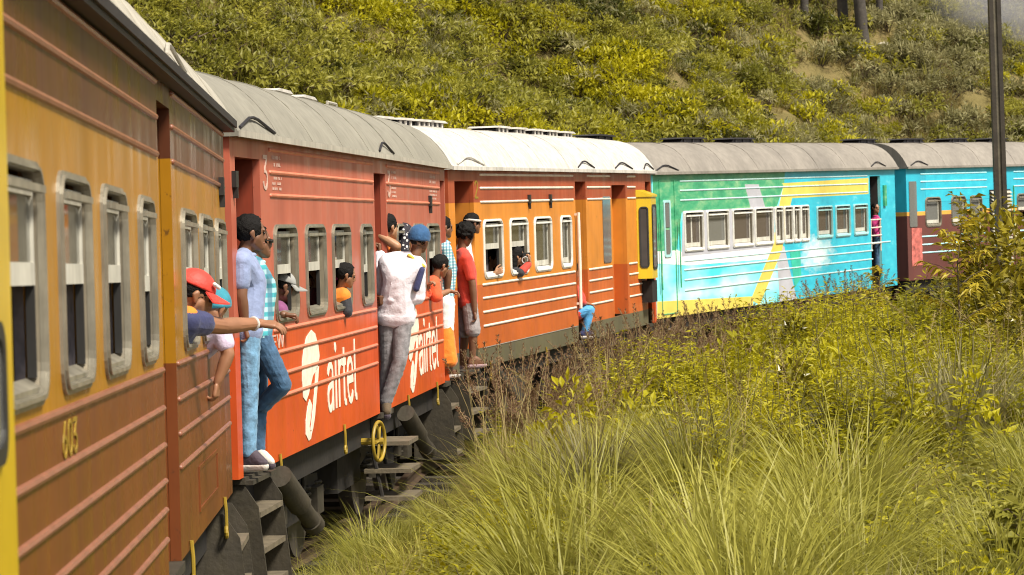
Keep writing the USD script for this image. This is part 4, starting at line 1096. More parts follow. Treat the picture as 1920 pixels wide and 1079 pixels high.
LABH = {'yellow': 'bright yellow-green bush', 'olive': 'olive-green bush', 'dark': 'dark green bush', 'grey': 'haze-greyed green bush'}
for x, y, z, px, py in HP:
    n0 = meshkit.noise(np.array([[x * .22, y * .22, z * .5]]), 4)[0]; right = np.interp(px, [1250, 1750], [0, .75]) * np.interp(py, [0, 260], [1, .35])
    if hr.random() < right: k = 'grey'  # greyer toward the upper right, standing in for haze
    else: k = 'yellow' if n0 > .55 else 'dark' if n0 < .22 or hr.random() < .04 else 'olive'
    kk = K_BUSH[k]; plant(kk[hr.integers(len(kk))], 'hillside_bush', x, y, hr.uniform(.5, 1.25), hr.uniform(0, 6.3), LABH[k] + slope_zone(px, py), 'bush', LABH[k] + 'es' + slope_zone(px, py), squash=hr.uniform(.75, 1.1))
HC = hill_points(3600, 160)
n0 = meshkit.fbm(HC[:, :3] * [.3, .3, .5], 3, 8); idx = np.where(n0 > .53, 1, np.where(n0 < .34, 3, 0)); rnd = hr.random(len(HC))
idx = np.where(rnd < np.interp(HC[:, 3], [1200, 1700], [.12, .7]), 2, np.where(rnd > .93, 3, idx))
bare = meshkit.fbm(HC[:, :3] * .45, 2, 21) > np.interp(HC[:, 3], [900, 1800], [.74, .66])
HC, idx = HC[~bare], idx[~bare]
scatter('hillside_undergrowth', K_HILLHERB, HC[:, :2], hr.uniform(.7, 1.7, len(HC)), idx, hr.uniform(0, 6.3, len(HC)), 'mixed low growth covering the hillside behind the train', 'undergrowth')
HG = hill_points(2600, 160); HG = HG[(meshkit.fbm(HG[:, :3] * .45, 2, 21) < np.interp(HG[:, 3], [900, 1800], [.72, .62])) | (hr.random(len(HG)) < .25)]
idx = np.where(hr.random(len(HG)) < np.interp(HG[:, 3], [600, 1800], [.3, .75]), 1, 0); idx = np.where(hr.random(len(HG)) < .2, 2, idx)
scatter('hillside_grass', K_TUFT, HG[:, :2], hr.uniform(1.0, 2.2, len(HG)), idx, hr.uniform(0, 6.3, len(HG)), 'dry and green grass tufts on the hillside behind the train', 'grass')


def hill_tree(px, py, rad, h, label, seed, lean=0.):
    r = np.random.default_rng(seed); P0 = hit(px, py)
    p = thing('hillside_tree', label, 'tree', loc=P0)
    pts = [np.array([0, 0, -.4]), np.array([lean * .3, .02, h * .3]), np.array([lean * .7, 0, h * .65]), np.array([lean, .1, h])]
    part(p, 'trunk', tube(pts, [rad, rad * .85, rad * .65, rad * .35], 10), MATS['bark_dark'], smooth=40)
    lim, P = [], []
    for k in range(7):
        a = k * 2.4; c = pts[2] + (pts[3] - pts[2]) * (k / 7); e = c + 1.3 * np.array([math.cos(a), math.sin(a), .7]); lim.append(cyl(c, e, rad * .3, 6, rad * .1)); P.append(e + r.normal(0, .5, (90, 3)))
    part(p, 'limb', cat(lim), MATS['bark_dark'])
    P = np.vstack(P); part(p, 'crown', leaves(P, r.normal(0, 1, P.shape), .16, .07, r), MATS['leaf_olive'], kind='stuff')


hill_tree(1622, 96, .20, 5.6, 'dark tree trunk standing lowest at the top right of the slope', 1, -.5)
hill_tree(1582, 62, .17, 5.2, 'slender dark tree trunk just left of the lowest trunk on the slope', 2, -.1)
hill_tree(1508, 40, .13, 5.0, 'small dark trunk leftmost of the trees at the top of the slope', 3, .1)
hill_tree(1648, 40, .11, 5.0, 'thinnest dark trunk, rightmost of the trees at the top of the slope', 4, .2)
for q, (px, py, a_) in enumerate([(1225, 18, .5), (1690, 20, .6)]):
    P0 = hit(px, py); d_ = np.array([.75, .1, -.45])
    p = thing('fallen_log', ['fallen dark log on the slope above the white roof', 'fallen dark log on the slope left of the steel pole'][q], 'log', loc=P0)
    part(p, 'trunk', cat([cyl(-d_ * .55 + [0, 0, .12], d_ * .55 + [0, 0, .16], .05, 8, .035), cyl([.1, 0, .1], [.25, .1, .35], .02, 6, .008)]), MATS['bark_dark'])
for q, (px, py, sc) in enumerate([(1655, 86, .12), (1690, 95, .10), (1350, 245, .12), (1625, 92, .14), (1470, 200, .10)]):
    P0 = hit(px, py); m = trimesh.creation.icosphere(3, 1.0); v = m.vertices * (1 + .35 * (meshkit.fbm(m.vertices * 1.7 + q * 5, 3)[:, None] - .5)) * [sc * 1.4, sc, sc * .55]
    tag(stage.GetPrimAtPath(part('/World', 'pale_rock', trimesh.Trimesh(v + P0 + [0, -.15, .03], m.faces, process=False), MATS['stone_pale'], smooth=50)),
        ['largest pale rock near the tree trunks on the slope', 'pale rock right of the largest one on the slope', 'small pale stone on the bare soil above the dark grey roof', 'pale rock left of the largest one, by the lowest trunk', 'small pale stone halfway up the slope'][q], 'rock')

# ------------------------------------------------------------------ steel pole
x, y = spot(1886, 44.0); z = float(height([[x, y]])[0]); lean = (at(1866, 0, 44.) - at(1881, 460, 44.)); k_ = (lean[0] + .004 * 0) / lean[2]
pole = thing('steel_pole', 'dark steel line pole of two channels standing right of the sapling', 'pole', M=[[1, 0, 0, 0], [0, 1, 0, 0], [float(k_), 0, 1, 0], [x - .02, y, z, 1]])
for sg in (-1, 1):
    q = Polygon([(sg * .03, -.07), (sg * .102, -.07), (sg * .102, .07), (sg * .03, .07), (sg * .03, .05), (sg * .085, .05), (sg * .085, -.05), (sg * .03, -.05)])
    m = trimesh.creation.extrude_polygon(q.buffer(0), 9.0, engine='earcut'); m.apply_translation([0, 0, -.5]); part(pole, 'channel', m, MATS['pole_steel'])
part(pole, 'web', bx(-.031, .031, -.045, .045, -.4, 8.4), MATS['pole_web'])

# ------------------------------------------------------------------ thin grey smoke over the slope, top right
P0 = hit(1880, 70); m = trimesh.creation.icosphere(4, 1.0); v = m.vertices * (1 + .25 * (meshkit.fbm(m.vertices * 1.6 + 3, 3)[:, None] - .5)) * [2.7, 2.0, 1.9]
mat('smoke', {'co': ('texture_coordinate', {}), 'mp': ('mapping', {'scale': (.37, .50, .53)}), 'ln': ('vector_math', {'math_type': 'length'}), 'n': ('noise_texture', {'scale': .8, 'detail': 4.}), 'ad': ('math', {'math_type': 'multiply_add', 'value2': .6}),
    'f': ('map_range', {'from_min': .55, 'from_max': 1.2, 'to_min': .34, 'to_max': 0., 'clamp': True}), 'v': ('principled_volume', {'color': (.72, .70, .74)})},
    [('co.object', 'mp.vector'), ('mp.vector', 'ln.vector1'), ('co.object', 'n.vector'), ('n.fac', 'ad.value1'), ('ln.value', 'ad.value3'), ('ad.value', 'f.value'), ('f.result', 'v.density')], surface=None, volume='v.volume')
smk = thing('smoke', 'thin grey smoke drifting over the slope at the top right corner', 'smoke', kind='stuff', loc=P0 + [-.2, -1.0, .9])
part(smk, 'smoke_cloud', trimesh.Trimesh(v, m.faces, process=False), MATS['smoke'], kind='stuff')

# ------------------------------------------------------------------ people
simple('skin_brown', (.27, .125, .065), .5, .12, 8.)
simple('skin_dark', (.17, .078, .042), .5, .12, 8.)
simple('skin_tan', (.36, .185, .10), .5, .12, 8.)
simple('hair_black', (.006, .005, .0045), .75, .4, 30., spec=.2, bump=.8)
simple('eye_dark', (.02, .015, .012), .2, .1)
simple('lips', (.22, .085, .06), .5, .1)


def cloth(name, color, var=.16, rough=.8): simple(name, color, rough, var, 16., bump=.35, sheen=.15)


def check(name, c0, c1, c2, sc):
    """Woven checks: two sets of threads crossing."""
    mat(name, {'co': ('texture_coordinate', {}), 'wx': ('wave_texture', {'bands_direction': 'z', 'scale': sc, 'distortion': .4}), 'wy': ('wave_texture', {'bands_direction': 'x', 'scale': sc, 'distortion': .4}),
               'rx': ('rgb_ramp', {'ramp': [(.35, c0), (.6, c1)]}), 'ry': ('rgb_ramp', {'ramp': [(.4, (0, 0, 0)), (.7, (.75, .75, .75))]}), 'm': ('mix_color', {'b': c2}), 'p': ('principled_bsdf', {'roughness': .8})},
        [('co.object', 'wx.vector'), ('co.object', 'wy.vector'), ('wx.fac', 'rx.fac'), ('wy.fac', 'ry.fac'), ('ry.color', 'm.fac'), ('rx.color', 'm.a'), ('m.result', 'p.base_color')])


cloth('denim_shirt', (.22, .27, .44), .2); cloth('jeans_pale', (.13, .27, .42), .55); cloth('jeans_dark', (.035, .09, .17), .35); cloth('jeans_grey', (.20, .19, .20), .4); cloth('jacket_white', (.70, .66, .72), .06)
cloth('navy_cloth', (.025, .03, .10)); cloth('orange_cloth', (.75, .20, .012), .12); cloth('red_cloth', (.56, .045, .025), .15); cloth('redorange_cloth', (.70, .085, .02), .12); cloth('grey_shorts', (.28, .25, .25), .25)
cloth('teal_knit', (.02, .20, .27), .2); cloth('blue_knit', (.015, .075, .19), .2); cloth('cap_red', (.62, .035, .02), .1, .6); cloth('maroon_cloth', (.14, .015, .02)); cloth('lilac_cloth', (.52, .44, .58), .15)
cloth('white_cloth', (.72, .70, .68), .08); cloth('black_cloth', (.02, .02, .026)); cloth('magenta_cloth', (.50, .03, .18)); cloth('grey_cloth', (.25, .25, .24)); cloth('blue_bright', (.09, .36, .68), .25); cloth('purple_cloth', (.20, .05, .15)); cloth('pale_band', (.55, .52, .48))
cloth('yellow_knit', (.60, .42, .05)); cloth('shoe_dark', (.05, .035, .05)); cloth('shoe_white', (.55, .50, .45)); cloth('shoe_brown', (.09, .06, .03)); cloth('sandal_pink', (.38, .25, .26)); cloth('teal_cloth', (.03, .36, .33))
check('teal_check', (.05, .33, .38), (.34, .56, .58), (.05, .14, .22), 5.); check('aqua_check', (.20, .45, .48), (.60, .72, .72), (.06, .16, .26), 10.)
mat('polka_cloth', {'co': ('texture_coordinate', {}), 'v': ('voronoi_texture', {'scale': 26., 'randomness': .55}), 'r': ('rgb_ramp', {'ramp': [(.30, (.62, .60, .60)), (.36, (.015, .012, .02))]}), 'p': ('principled_bsdf', {'roughness': .8})},
    [('co.object', 'v.vector'), ('v.distance', 'r.fac'), ('r.color', 'p.base_color')])


def sph(c, r, n=14):
    return Manifold.sphere(float(r), n).translate([float(v) for v in c])


def hull(*cr):
    return Manifold.batch_hull([sph(c, r) for c, r in cr])


def union(ms):
    return Manifold.batch_boolean(ms, m3.OpType.Add)


def finish(m, edge=.018, it=8, wrinkle=0., seed=0, wscale=(22, 22, 22)):
    m = m.refine_to_length(edge).to_mesh()
    t = trimesh.Trimesh(m.vert_properties[:, :3], m.tri_verts, process=True)
    if it: trimesh.smoothing.filter_taubin(t, lamb=.5, nu=.52, iterations=it)
    if wrinkle:
        v = t.vertices; d = meshkit.fbm(v * np.array(wscale) + seed * 7.3, 3, seed) - .5
        rid = np.abs(meshkit.noise(v * np.array(wscale) * [.6, .6, 1.3] + seed, seed + 2) - .5) * 2
        t.vertices = v + t.vertex_normals * ((d * 1.4 + (rid - .5) * .8) * wrinkle)[:, None]
    return t


def basis(f, up=(0, 0, 1)):
    f = np.asarray(f, float); f /= np.linalg.norm(f); r = np.cross(f, up); r /= np.linalg.norm(r); u = np.cross(r, f)
    return np.array([r, f, u])          # rows: right, forward, up


def hand(w, d, palm, k=1., curl=.35, side=1, point=False):
    """Palm, five fingers of unequal length with two bends each, thumb from the side of the palm. d: direction; palm: the way the palm faces."""
    d = np.asarray(d, float) / np.linalg.norm(d); n = np.asarray(palm, float); n -= d * (n @ d); n /= np.linalg.norm(n); s = np.cross(d, n) * side
    out = [hull((w, .026 * k), (w + d * .03 * k + s * .012 * k, .022 * k)), Manifold.batch_hull([sph(w + d * a * k + s * b * k, .0145 * k) for a, b in ((.025, -.022), (.025, .022), (.085, -.032), (.088, .030))])]
    for i, (b, L) in enumerate(((.031, .068), (.011, .076), (-.011, .071), (-.030, .056))):
        c = w + (d * .088 + s * b) * k; c0 = curl * (.25 if (point and i == 0) else 1. + .12 * i); dd = d + s * b * 2.2; dd /= np.linalg.norm(dd); th = c0 * .5; pts = [c]
        for j, fr in enumerate((.46, .30, .24)):
            th += c0 * (.55 + .35 * j); c = c + (dd * math.cos(th) + n * math.sin(th)) * L * fr * k; pts.append(c)
        for j in range(3): out.append(hull((pts[j], (.0095 - .0008 * j) * k), (pts[j + 1], (.0087 - .0008 * j) * k)))
    a = w + (d * .022 + s * .026) * k; b = a + (d * .032 + s * .032 + n * .012) * k; c = b + (d * .030 + s * .010 + n * .010) * k; e = c + (d * .022 + n * .006) * k
    out += [hull((a, .014 * k), (b, .0115 * k)), hull((b, .0112 * k), (c, .0100 * k)), hull((c, .0100 * k), (e, .0085 * k))]
    return out


def head_solids(c, B, k):
    P = lambda x, y, z: c + (np.array([x, y, z]) * k) @ B
    skull = sph([0, 0, 0], 1, 24).scale([.076, .096, .090])
    T = np.column_stack([(B * k).T, (P(0, -.008, .030))]); skull = skull.transform(T.tolist())
    jaw = Manifold.batch_hull([sph(P(x, y, z), r * k) for x, y, z, r in ((-.050, .030, -.020, .024), (.050, .030, -.020, .024), (-.048, .015, -.055, .018), (.048, .015, -.055, .018), (0, .072, -.085, .022), (0, .072, .03, .025), (0, .02, -.05, .05))])
    nose = Manifold.batch_hull([sph(P(0, .098, -.018), .012 * k), sph(P(-.014, .088, -.026), .009 * k), sph(P(.014, .088, -.026), .009 * k), sph(P(0, .086, .028), .009 * k)])
    brow = hull((P(-.036, .078, .030), .012 * k), (P(.036, .078, .030), .012 * k))
    ears = [Manifold.batch_hull([sph(P(s * .079, -.004, .018), .014 * k), sph(P(s * .074, .004, -.022), .010 * k), sph(P(s * .083, -.016, .005), .010 * k)]) for s in (-1, 1)]
    return [skull, jaw, nose, brow] + ears, P


def hair_mesh(c, B, k, style='short', seed=1):
    P = lambda x, y, z: c + (np.array([x, y, z]) * k) @ B
    T = np.column_stack([(B * k).T, P(0, -.014, .040)]).tolist()
    grow = {'short': (.085, .104, .096), 'curly': (.104, .120, .112), 'long': (.092, .110, .102)}[style]
    cap = sph([0, 0, 0], 1, 26).scale(grow).transform(T)
    cut = Manifold.cube([.4 * k, .3 * k, .3 * k], True).transform(np.column_stack([B.T, P(0, .205 if style != 'curly' else .215, -.050)]).tolist())
    low = Manifold.cube([.5 * k, .5 * k, .3 * k], True).transform(np.column_stack([B.T, P(0, .235, -.165)]).tolist()) + Manifold.cube([.5 * k, .5 * k, .2 * k], True).transform(np.column_stack([B.T, P(0, 0., -.150)]).tolist())
    m = cap - cut - (low if style != 'long' else Manifold.cube([.5 * k, .3 * k, .3 * k], True).transform(np.column_stack([B.T, P(0, .17, -.155)]).tolist()))
    if style == 'long': m = m + Manifold.batch_hull([sph(P(x, -.045, z), .05 * k) for x in (-.045, .045) for z in (.02, -.13)])
    t = finish(m, .012 * k, 4)
    v = t.vertices; amp = {'short': .008, 'curly': .028, 'long': .008}[style] * k; fr = {'short': 60, 'curly': 38, 'long': 45}[style]
    t.vertices = v + t.vertex_normals * ((meshkit.fbm(v * fr + seed, 3, seed) - .4) * amp * 2)[:, None]
    return t


def cap_mesh(c, B, k, brim=True, knit=False, seed=3):
    P = lambda x, y, z: c + (np.array([x, y, z]) * k) @ B
    T = np.column_stack([(B * k).T, P(0, -.010, .040)]).tolist()
    m = sph([0, 0, 0], 1, 28).scale((.090, .110, .098) if not knit else (.094, .114, .106)).transform(T)
    zc = .045 if not knit else .008
    m = m - Manifold.cube([.6 * k, .6 * k, .4 * k], True).transform(np.column_stack([B.T, P(0, 0, zc - .2)]).tolist())
    if knit:
        band = Manifold.batch_hull([sph(P(.083 * math.cos(a), -.012 + .100 * math.sin(a), zc + .012 + .014 * h), .014 * k) for a in np.linspace(0, 2 * np.pi, 16, endpoint=False) for h in (0, 1)])
        m = m + band
    t = finish(m, .014 * k, 3)
    if knit:
        v = t.vertices; t.vertices = v + t.vertex_normals * ((meshkit.noise(v * [120, 120, 40], 3) - .5) * .006 * k)[:, None]
    br = None
    if brim:
        n = 14; a = np.linspace(-1.15, 1.15, n); inner = np.array([[.088 * math.sin(q), -.01 + .106 * math.cos(q), .052 - .012 * math.sin(q) ** 2] for q in a])
        outer = np.array([[.083 * math.sin(q), .02 + .165 * math.cos(q), .040 - .036 * math.sin(q) ** 2] for q in a]); lift = np.array([0, 0, .007])
        V = np.vstack([inner, outer, inner - lift, outer - lift]); V = c + (V * k) @ B
        f = []
        for i in range(n - 1):
            f += [[i, n + i, n + i + 1, i + 1], [2 * n + i, 2 * n + i + 1, 3 * n + i + 1, 3 * n + i], [n + i, 3 * n + i, 3 * n + i + 1, n + i + 1], [i, i + 1, 2 * n + i + 1, 2 * n + i]]
        br = trimesh.Trimesh(V, np.vstack([np.array(f)[:, :3], np.array(f)[:, [0, 2, 3]]]), process=False)
    return t, br


def person(label, Y0, J, face, skin='skin_brown', hair='short', hat=None, top=None, sleeve=1., bottom=None, shorts=False, skirt=False, shoes=None, hands=None, k=1., up=(0, 0, 1), group=None, extra=None, fit=.0, glasses=False, lean=0., deep=0., keep=()):
    """One figure. J: joint -> (pixel x, pixel y, metres further away); every joint is where the photograph shows it, at the depth of the thing it touches."""
    # lean: how far (m) the hips stay inside the coach behind the shoulders; deep: how far in the whole figure sits
    W = {n: at(px, py, Y0 + dy + (0 if n in keep else deep)) for n, (px, py, dy) in J.items()}
    for n in W:
        if n[:3] in ('hip', 'kne', 'ank') or n[:2] in ('kn', 'an'): W[n] = W[n] - np.array([lean, 0, 0])
    base = np.array([*W.get('anR', W['hipR'])[:2], W['anR'][2] - .07 if 'anR' in W else W['hipR'][2] - .1])
    W = {n: v - base for n, v in W.items()}
    p = thing('person', label, 'person', group, loc=base)
    B = basis(face, up); hd = W['head']
    hs, P = head_solids(hd, B, k)
    R = dict(nk=.052, sh=.056, el=.041, wr=.028, hip=.083, kn=.051, an=.036)
    R = {a: b * k for a, b in R.items()}
    nkb = W['nk']; chest = (W['shL'] + W['shR']) / 2; hipc = (W['hipL'] + W['hipR']) / 2
    f3 = np.cross(W['shR'] - W['shL'], nkb - hipc); f3 /= np.linalg.norm(f3) + 1e-9           # the way the chest faces
    lo = chest + (hipc - chest) * .30

    def torso(g=0.):
        return [Manifold.batch_hull([sph(W['shL'], R['sh'] + g), sph(W['shR'], R['sh'] + g), sph(lo + f3 * .035 * k, .105 * k + g), sph(lo - f3 * .03 * k, .10 * k + g), sph(nkb - (nkb - chest) * .4, .055 * k + g * .5)]),
                Manifold.batch_hull([sph(lo + f3 * .035 * k, .105 * k + g), sph(lo - f3 * .03 * k, .10 * k + g), sph(W['hipL'] * .8 + hipc * .2, R['hip'] + g), sph(W['hipR'] * .8 + hipc * .2, R['hip'] + g)])]

    def limb(a, b, ra, rb, g=0., t=1.):
        q = W[a] + (W[b] - W[a]) * t
        return hull((W[a], ra + g), (q, ra + (rb - ra) * t + g))

    body = hs + [hull((nkb, R['nk']), (P(0, -.012, -.045), R['nk'] * .95))] + torso()
    for s in 'LR':
        if 'el' + s in W:
            body.append(limb('sh' + s, 'el' + s, R['sh'] * .95, R['el']))
            if 'wr' + s in W:
                mid = W['el' + s] + (W['wr' + s] - W['el' + s]) * .3
                body += [hull((W['el' + s], R['el']), (mid, R['el'] * 1.02)), hull((mid, R['el'] * 1.02), (W['wr' + s], R['wr']))]
                if hands and s in hands: body += hand(W['wr' + s], *hands[s][:2], k=k, side=1 if s == 'R' else -1, **(hands[s][2] if len(hands[s]) > 2 else {}))
        if 'kn' + s in W:
            body.append(limb('hip' + s, 'kn' + s, R['hip'] * .95, R['kn']))
            if 'an' + s in W:
                m_ = W['kn' + s] + (W['an' + s] - W['kn' + s]) * .3
                body += [hull((W['kn' + s], R['kn']), (m_, R['kn'] * 1.0)), hull((m_, R['kn']), (W['an' + s], R['an']))]
                if 'toe' + s in W:
                    an, toe = W['an' + s], W['toe' + s]; heel = an - (toe - an) * [1, 1, 0] * .25; heel[2] = toe[2] + .008
                    body.append(Manifold.batch_hull([sph(an - [0, 0, .02], .036 * k), sph(heel, .032 * k), sph(toe, .026 * k), sph(toe + (toe - an) * [.1, .1, 0], .02 * k), sph((an + toe) / 2, .034 * k)]))
    bm = part(p, 'body', finish(union(body), .016 * k, 5), MATS[skin], smooth=True)
    for s in (-1, 1):
        part(p, 'eye', trimesh.creation.icosphere(2, .0085 * k).apply_translation(P(s * .031, .083, .010)), MATS['eye_dark'], smooth=True)
    part(p, 'mouth', finish(Manifold.batch_hull([sph(P(-.02, .083, -.055), .005 * k), sph(P(.02, .083, -.055), .005 * k), sph(P(0, .092, -.054), .006 * k)]), .01, 0), MATS['lips'], smooth=True)
    if glasses:
        part(p, 'sunglasses', cat([finish(hull((P(s * .02, .098, .012), .016 * k), (P(s * .045, .090, .012), .014 * k)), .01, 0) for s in (-1, 1)] + [cyl(P(s * .06, .085, .016), P(s * .082, 0, .02), .004, 6) for s in (-1, 1)]), MATS['eye_dark'])
    if hair: part(p, 'hair', hair_mesh(hd, B, k * (.92 if hat else 1), hair, len(label)), MATS['hair_black'], smooth=True)
    if hat:
        kind, mm = hat[:2]
        c_, br = cap_mesh(hd, B, k, kind == 'cap', kind != 'cap')
        h_ = part(p, 'cap' if kind == 'cap' else 'knitted_hat' if kind == 'knit' else 'headscarf', c_, MATS[mm], smooth=True)
        if br is not None: part(h_, 'brim', br, MATS[mm])
        if kind == 'scarf': part(h_, 'scarf_tail', finish(Manifold.batch_hull([sph(P(x, -.05, z), .055 * k) for x in (-.05, .05) for z in (.02, -.15)]), .015, 3, .006, 3), MATS[mm], smooth=True)
    if top:
        g = .016 + fit; ms = torso(g)
        hem = hipc + (hipc - chest) * .10
        ms.append(hull((W['hipL'] * .9 + hipc * .1, R['hip'] + g + .004), (W['hipR'] * .9 + hipc * .1, R['hip'] + g + .004)))
        for s in 'LR':
            if 'el' + s in W:
                ms.append(limb('sh' + s, 'el' + s, R['sh'] * .98, R['el'], g * .9, min(1, sleeve)))
                if sleeve > 1 and 'wr' + s in W:
                    ms.append(hull((W['el' + s], R['el'] + g), (W['el' + s] + (W['wr' + s] - W['el' + s]) * (sleeve - 1), R['wr'] + g * .8)))
        tm = finish(union(ms), .02, 6, .006 + fit * .06, len(label), (14, 14, 18))
        tp = part(p, 'shirt' if fit < .02 else 'jacket', tm, MATS[top], smooth=True)
        col = Manifold.batch_hull([sph(nkb + (chest - nkb) * .35 + (np.array([math.cos(a), math.sin(a), 0]) @ np.array([[1, 0, 0], [0, 1, 0], [0, 0, 1]])) * .062 * k, .016) for a in np.linspace(0, 6.28, 10, endpoint=False)])
        part(tp, 'collar', finish(col, .016, 3), MATS[extra.get('collar', top) if extra else top], smooth=True)
    if bottom:
        g = .010; ms = [hull((W['hipL'], R['hip'] + g * .9), (W['hipR'], R['hip'] + g * .9)), hull((W['hipL'], R['hip'] + g * .8), (hipc + (chest - hipc) * .12, .10 * k + g))]
        for s in 'LR':
            if 'kn' + s in W:
                if skirt: continue
                t = .92 if shorts else 1.
                ms.append(limb('hip' + s, 'kn' + s, R['hip'] * .97, R['kn'] + (.03 if shorts else .004), g, t))
                if not shorts and 'an' + s in W: ms.append(hull((W['kn' + s], R['kn'] + g + .004), (W['an' + s], R['an'] + g + .010)))
        if skirt:
            ms.append(Manifold.batch_hull([sph(W['hipL'], R['hip'] + g), sph(W['hipR'], R['hip'] + g)] + [sph(W['an' + s] + [dx, dy, .06], .07) for s in 'LR' for dx in (-.03, .06) for dy in (-.05, .05)]))
        part(p, 'skirt' if skirt else 'shorts' if shorts else 'trousers', finish(union(ms), .018, 6, .007, len(label) + 3, (14, 14, 34)), MATS[bottom], smooth=True)
    if shoes:
        for s in 'LR':
            if 'toe' + s in W:
                an, toe = W['an' + s], W['toe' + s]; fw = (toe - an) * [1, 1, 0]; fw /= np.linalg.norm(fw) + 1e-9; z = toe[2]
                heel = an - fw * .05; heel[2] = z
                if shoes[0] != 'sandal':
                    up_ = part(p, 'shoe', finish(Manifold.batch_hull([sph(an + [0, 0, -.015], .046 * k), sph(heel + [0, 0, .015], .040 * k), sph(toe + [0, 0, .006], .036 * k), sph(toe + fw * .03, .026 * k), sph((an + toe) / 2 + [0, 0, .01], .042 * k)]), .014, 4), MATS[shoes[0]], smooth=True)
                sole = Manifold.batch_hull([sph(heel - [0, 0, .022], .036 * k).scale([1, 1, 1]), sph(toe + fw * .03 - [0, 0, .022], .032 * k)]); sole = sole - Manifold.cube([1, 1, 1], True).translate([float(toe[0]), float(toe[1]), float(z - .012 + .5)]) if True else sole
                if not sole.is_empty(): part(p if shoes[0] == 'sandal' else up_, 'sandal' if shoes[0] == 'sandal' else 'sole', finish(sole, .03, 0), MATS[shoes[1]])
    if extra:
        for nm, fn, mm in extra.get('parts', []): part(p, nm, fn(W, P, B), MATS[mm], smooth=30)
    return p, W, P, B


FWD = np.array([.05, 1., 0]); RGT = np.array([1., 0, 0])
# man in the red cap leaning out of the nearest coach, arm stretched along the train
person('man in a red cap leaning from the brown coach with one arm stretched forward', 12.55,
       dict(head=(362, 556, .0), nk=(346, 590, .02), shR=(352, 604, -.14), shL=(338, 604, .20), elR=(418, 612, .12), wrR=(482, 607, .36), hipR=(330, 690, -.10), hipL=(326, 690, .12)),
       (.86, .30, -.42), 'skin_brown', 'short', ('cap', 'cap_red'), 'navy_cloth', .42, hands={'R': ((1, .12, -.10), (0, .25, -1), dict(curl=.30))},
       extra={'collar': 'orange_cloth', 'parts': [('shoulder_panel', lambda W, P, B: finish(hull((W['shR'] + [0, 0, .022], .058), (W['shR'] + (W['nk'] - W['shR']) * .7 + [0, 0, .0], .05)), .02, 3), 'orange_cloth'),
               ('wristband', lambda W, P, B: torus(W['wrR'] + (W['elR'] - W['wrR']) * .10, W['wrR'] - W['elR'], .031, .007, 20, 8), 'pale_band'),
               ('cap_badge', lambda W, P, B: finish(hull((P(.050, .092, .085), .010), (P(.074, .060, .090), .010)), .01, 0), 'white_cloth')]}, lean=.30)

person('child in teal knitted hat at a brown coach window, arm hanging down outside', 13.75,
       dict(head=(400, 580, .0), nk=(398, 606, .02), shR=(412, 618, -.06), shL=(384, 616, .14), elR=(428, 664, -.08), wrR=(408, 716, -.10), hipR=(392, 690, -.08), hipL=(384, 690, .10)),
       (-.62, -.62, .02), 'skin_brown', None, ('knit', 'teal_knit'), 'lilac_cloth', .55, hands={'R': ((-.15, 0, -1), (-1, .2, 0), dict(curl=.55))}, k=.86, lean=.28)
# doorway of the red coach
person('man in pale denim shirt and light jeans in the first doorway of the red coach', 16.75,
       dict(head=(470, 440, .0), nk=(460, 472, .0), shR=(452, 492, -.17), shL=(462, 492, .15), elR=(452, 556, -.20), wrR=(459, 606, -.16), elL=(466, 555, .2), wrL=(480, 600, .24), hipR=(463, 622, -.09), hipL=(464, 622, .07),
            knR=(467, 728, -.09), knL=(466, 730, .08), anR=(465, 848, -.08), anL=(463, 846, .06), toeR=(487, 868, -.10), toeL=(484, 866, .10)),
       (.93, .30, -.04), 'skin_dark', 'short', None, 'denim_shirt', .62, 'jeans_pale', shoes=('shoe_dark', 'shoe_white'), hands={'R': ((.2, .1, -1), (-1, 0, 0), dict(curl=.5))})
person('man in sunglasses and teal checks, one knee bent, behind the denim-shirted man', 17.15,
       dict(head=(482, 456, .0), nk=(477, 486, .0), shR=(476, 504, -.14), shL=(480, 504, .16), elR=(482, 565, -.16), wrR=(489, 608, -.05), hipR=(483, 628, -.09), hipL=(483, 628, .09),
            knR=(530, 722, -.06), anR=(474, 778, .12), toeR=(466, 800, .26), knL=(484, 740, .08), anL=(482, 850, .08), toeL=(504, 866, -.04)),
       (.93, .32, -.02), 'skin_dark', 'short', None, 'teal_check', .7, 'jeans_dark', shoes=('shoe_white', 'shoe_dark'), glasses=True, k=.97)
# windows of the red coach
person('person in a grey cap resting both hands on the sill at the first red-coach window', 17.95,
       dict(head=(533, 540, .05), nk=(524, 568, .08), shR=(524, 584, -.04), shL=(514, 584, .24), elR=(522, 606, -.03), wrR=(531, 590, .0), hipR=(515, 660, .02), hipL=(510, 660, .2)),
       (.85, .2, -.32), 'skin_dark', 'short', ('cap', 'grey_cloth'), 'purple_cloth', 1.3, hands={'R': ((1, .2, -.1), (0, 0, -1), dict(curl=.6))}, k=.92, lean=.30, deep=.55, keep=('wrR',))

person('person with a raised bare forearm and maroon sleeve at the second red-coach window', 19.2,
       dict(head=(574, 540, .16), nk=(572, 568, .16), shR=(590, 598, .0), shL=(566, 588, .3), elR=(598, 520, .02), wrR=(580, 502, .05), hipR=(580, 670, .05), hipL=(570, 670, .25)),
       (.6, -.6, -.1), 'skin_tan', 'short', None, 'maroon_cloth', .62, hands={'R': ((-.9, .2, -.5), (0, 0, -1), dict(curl=.4))}, k=.92, lean=.35, deep=.6)

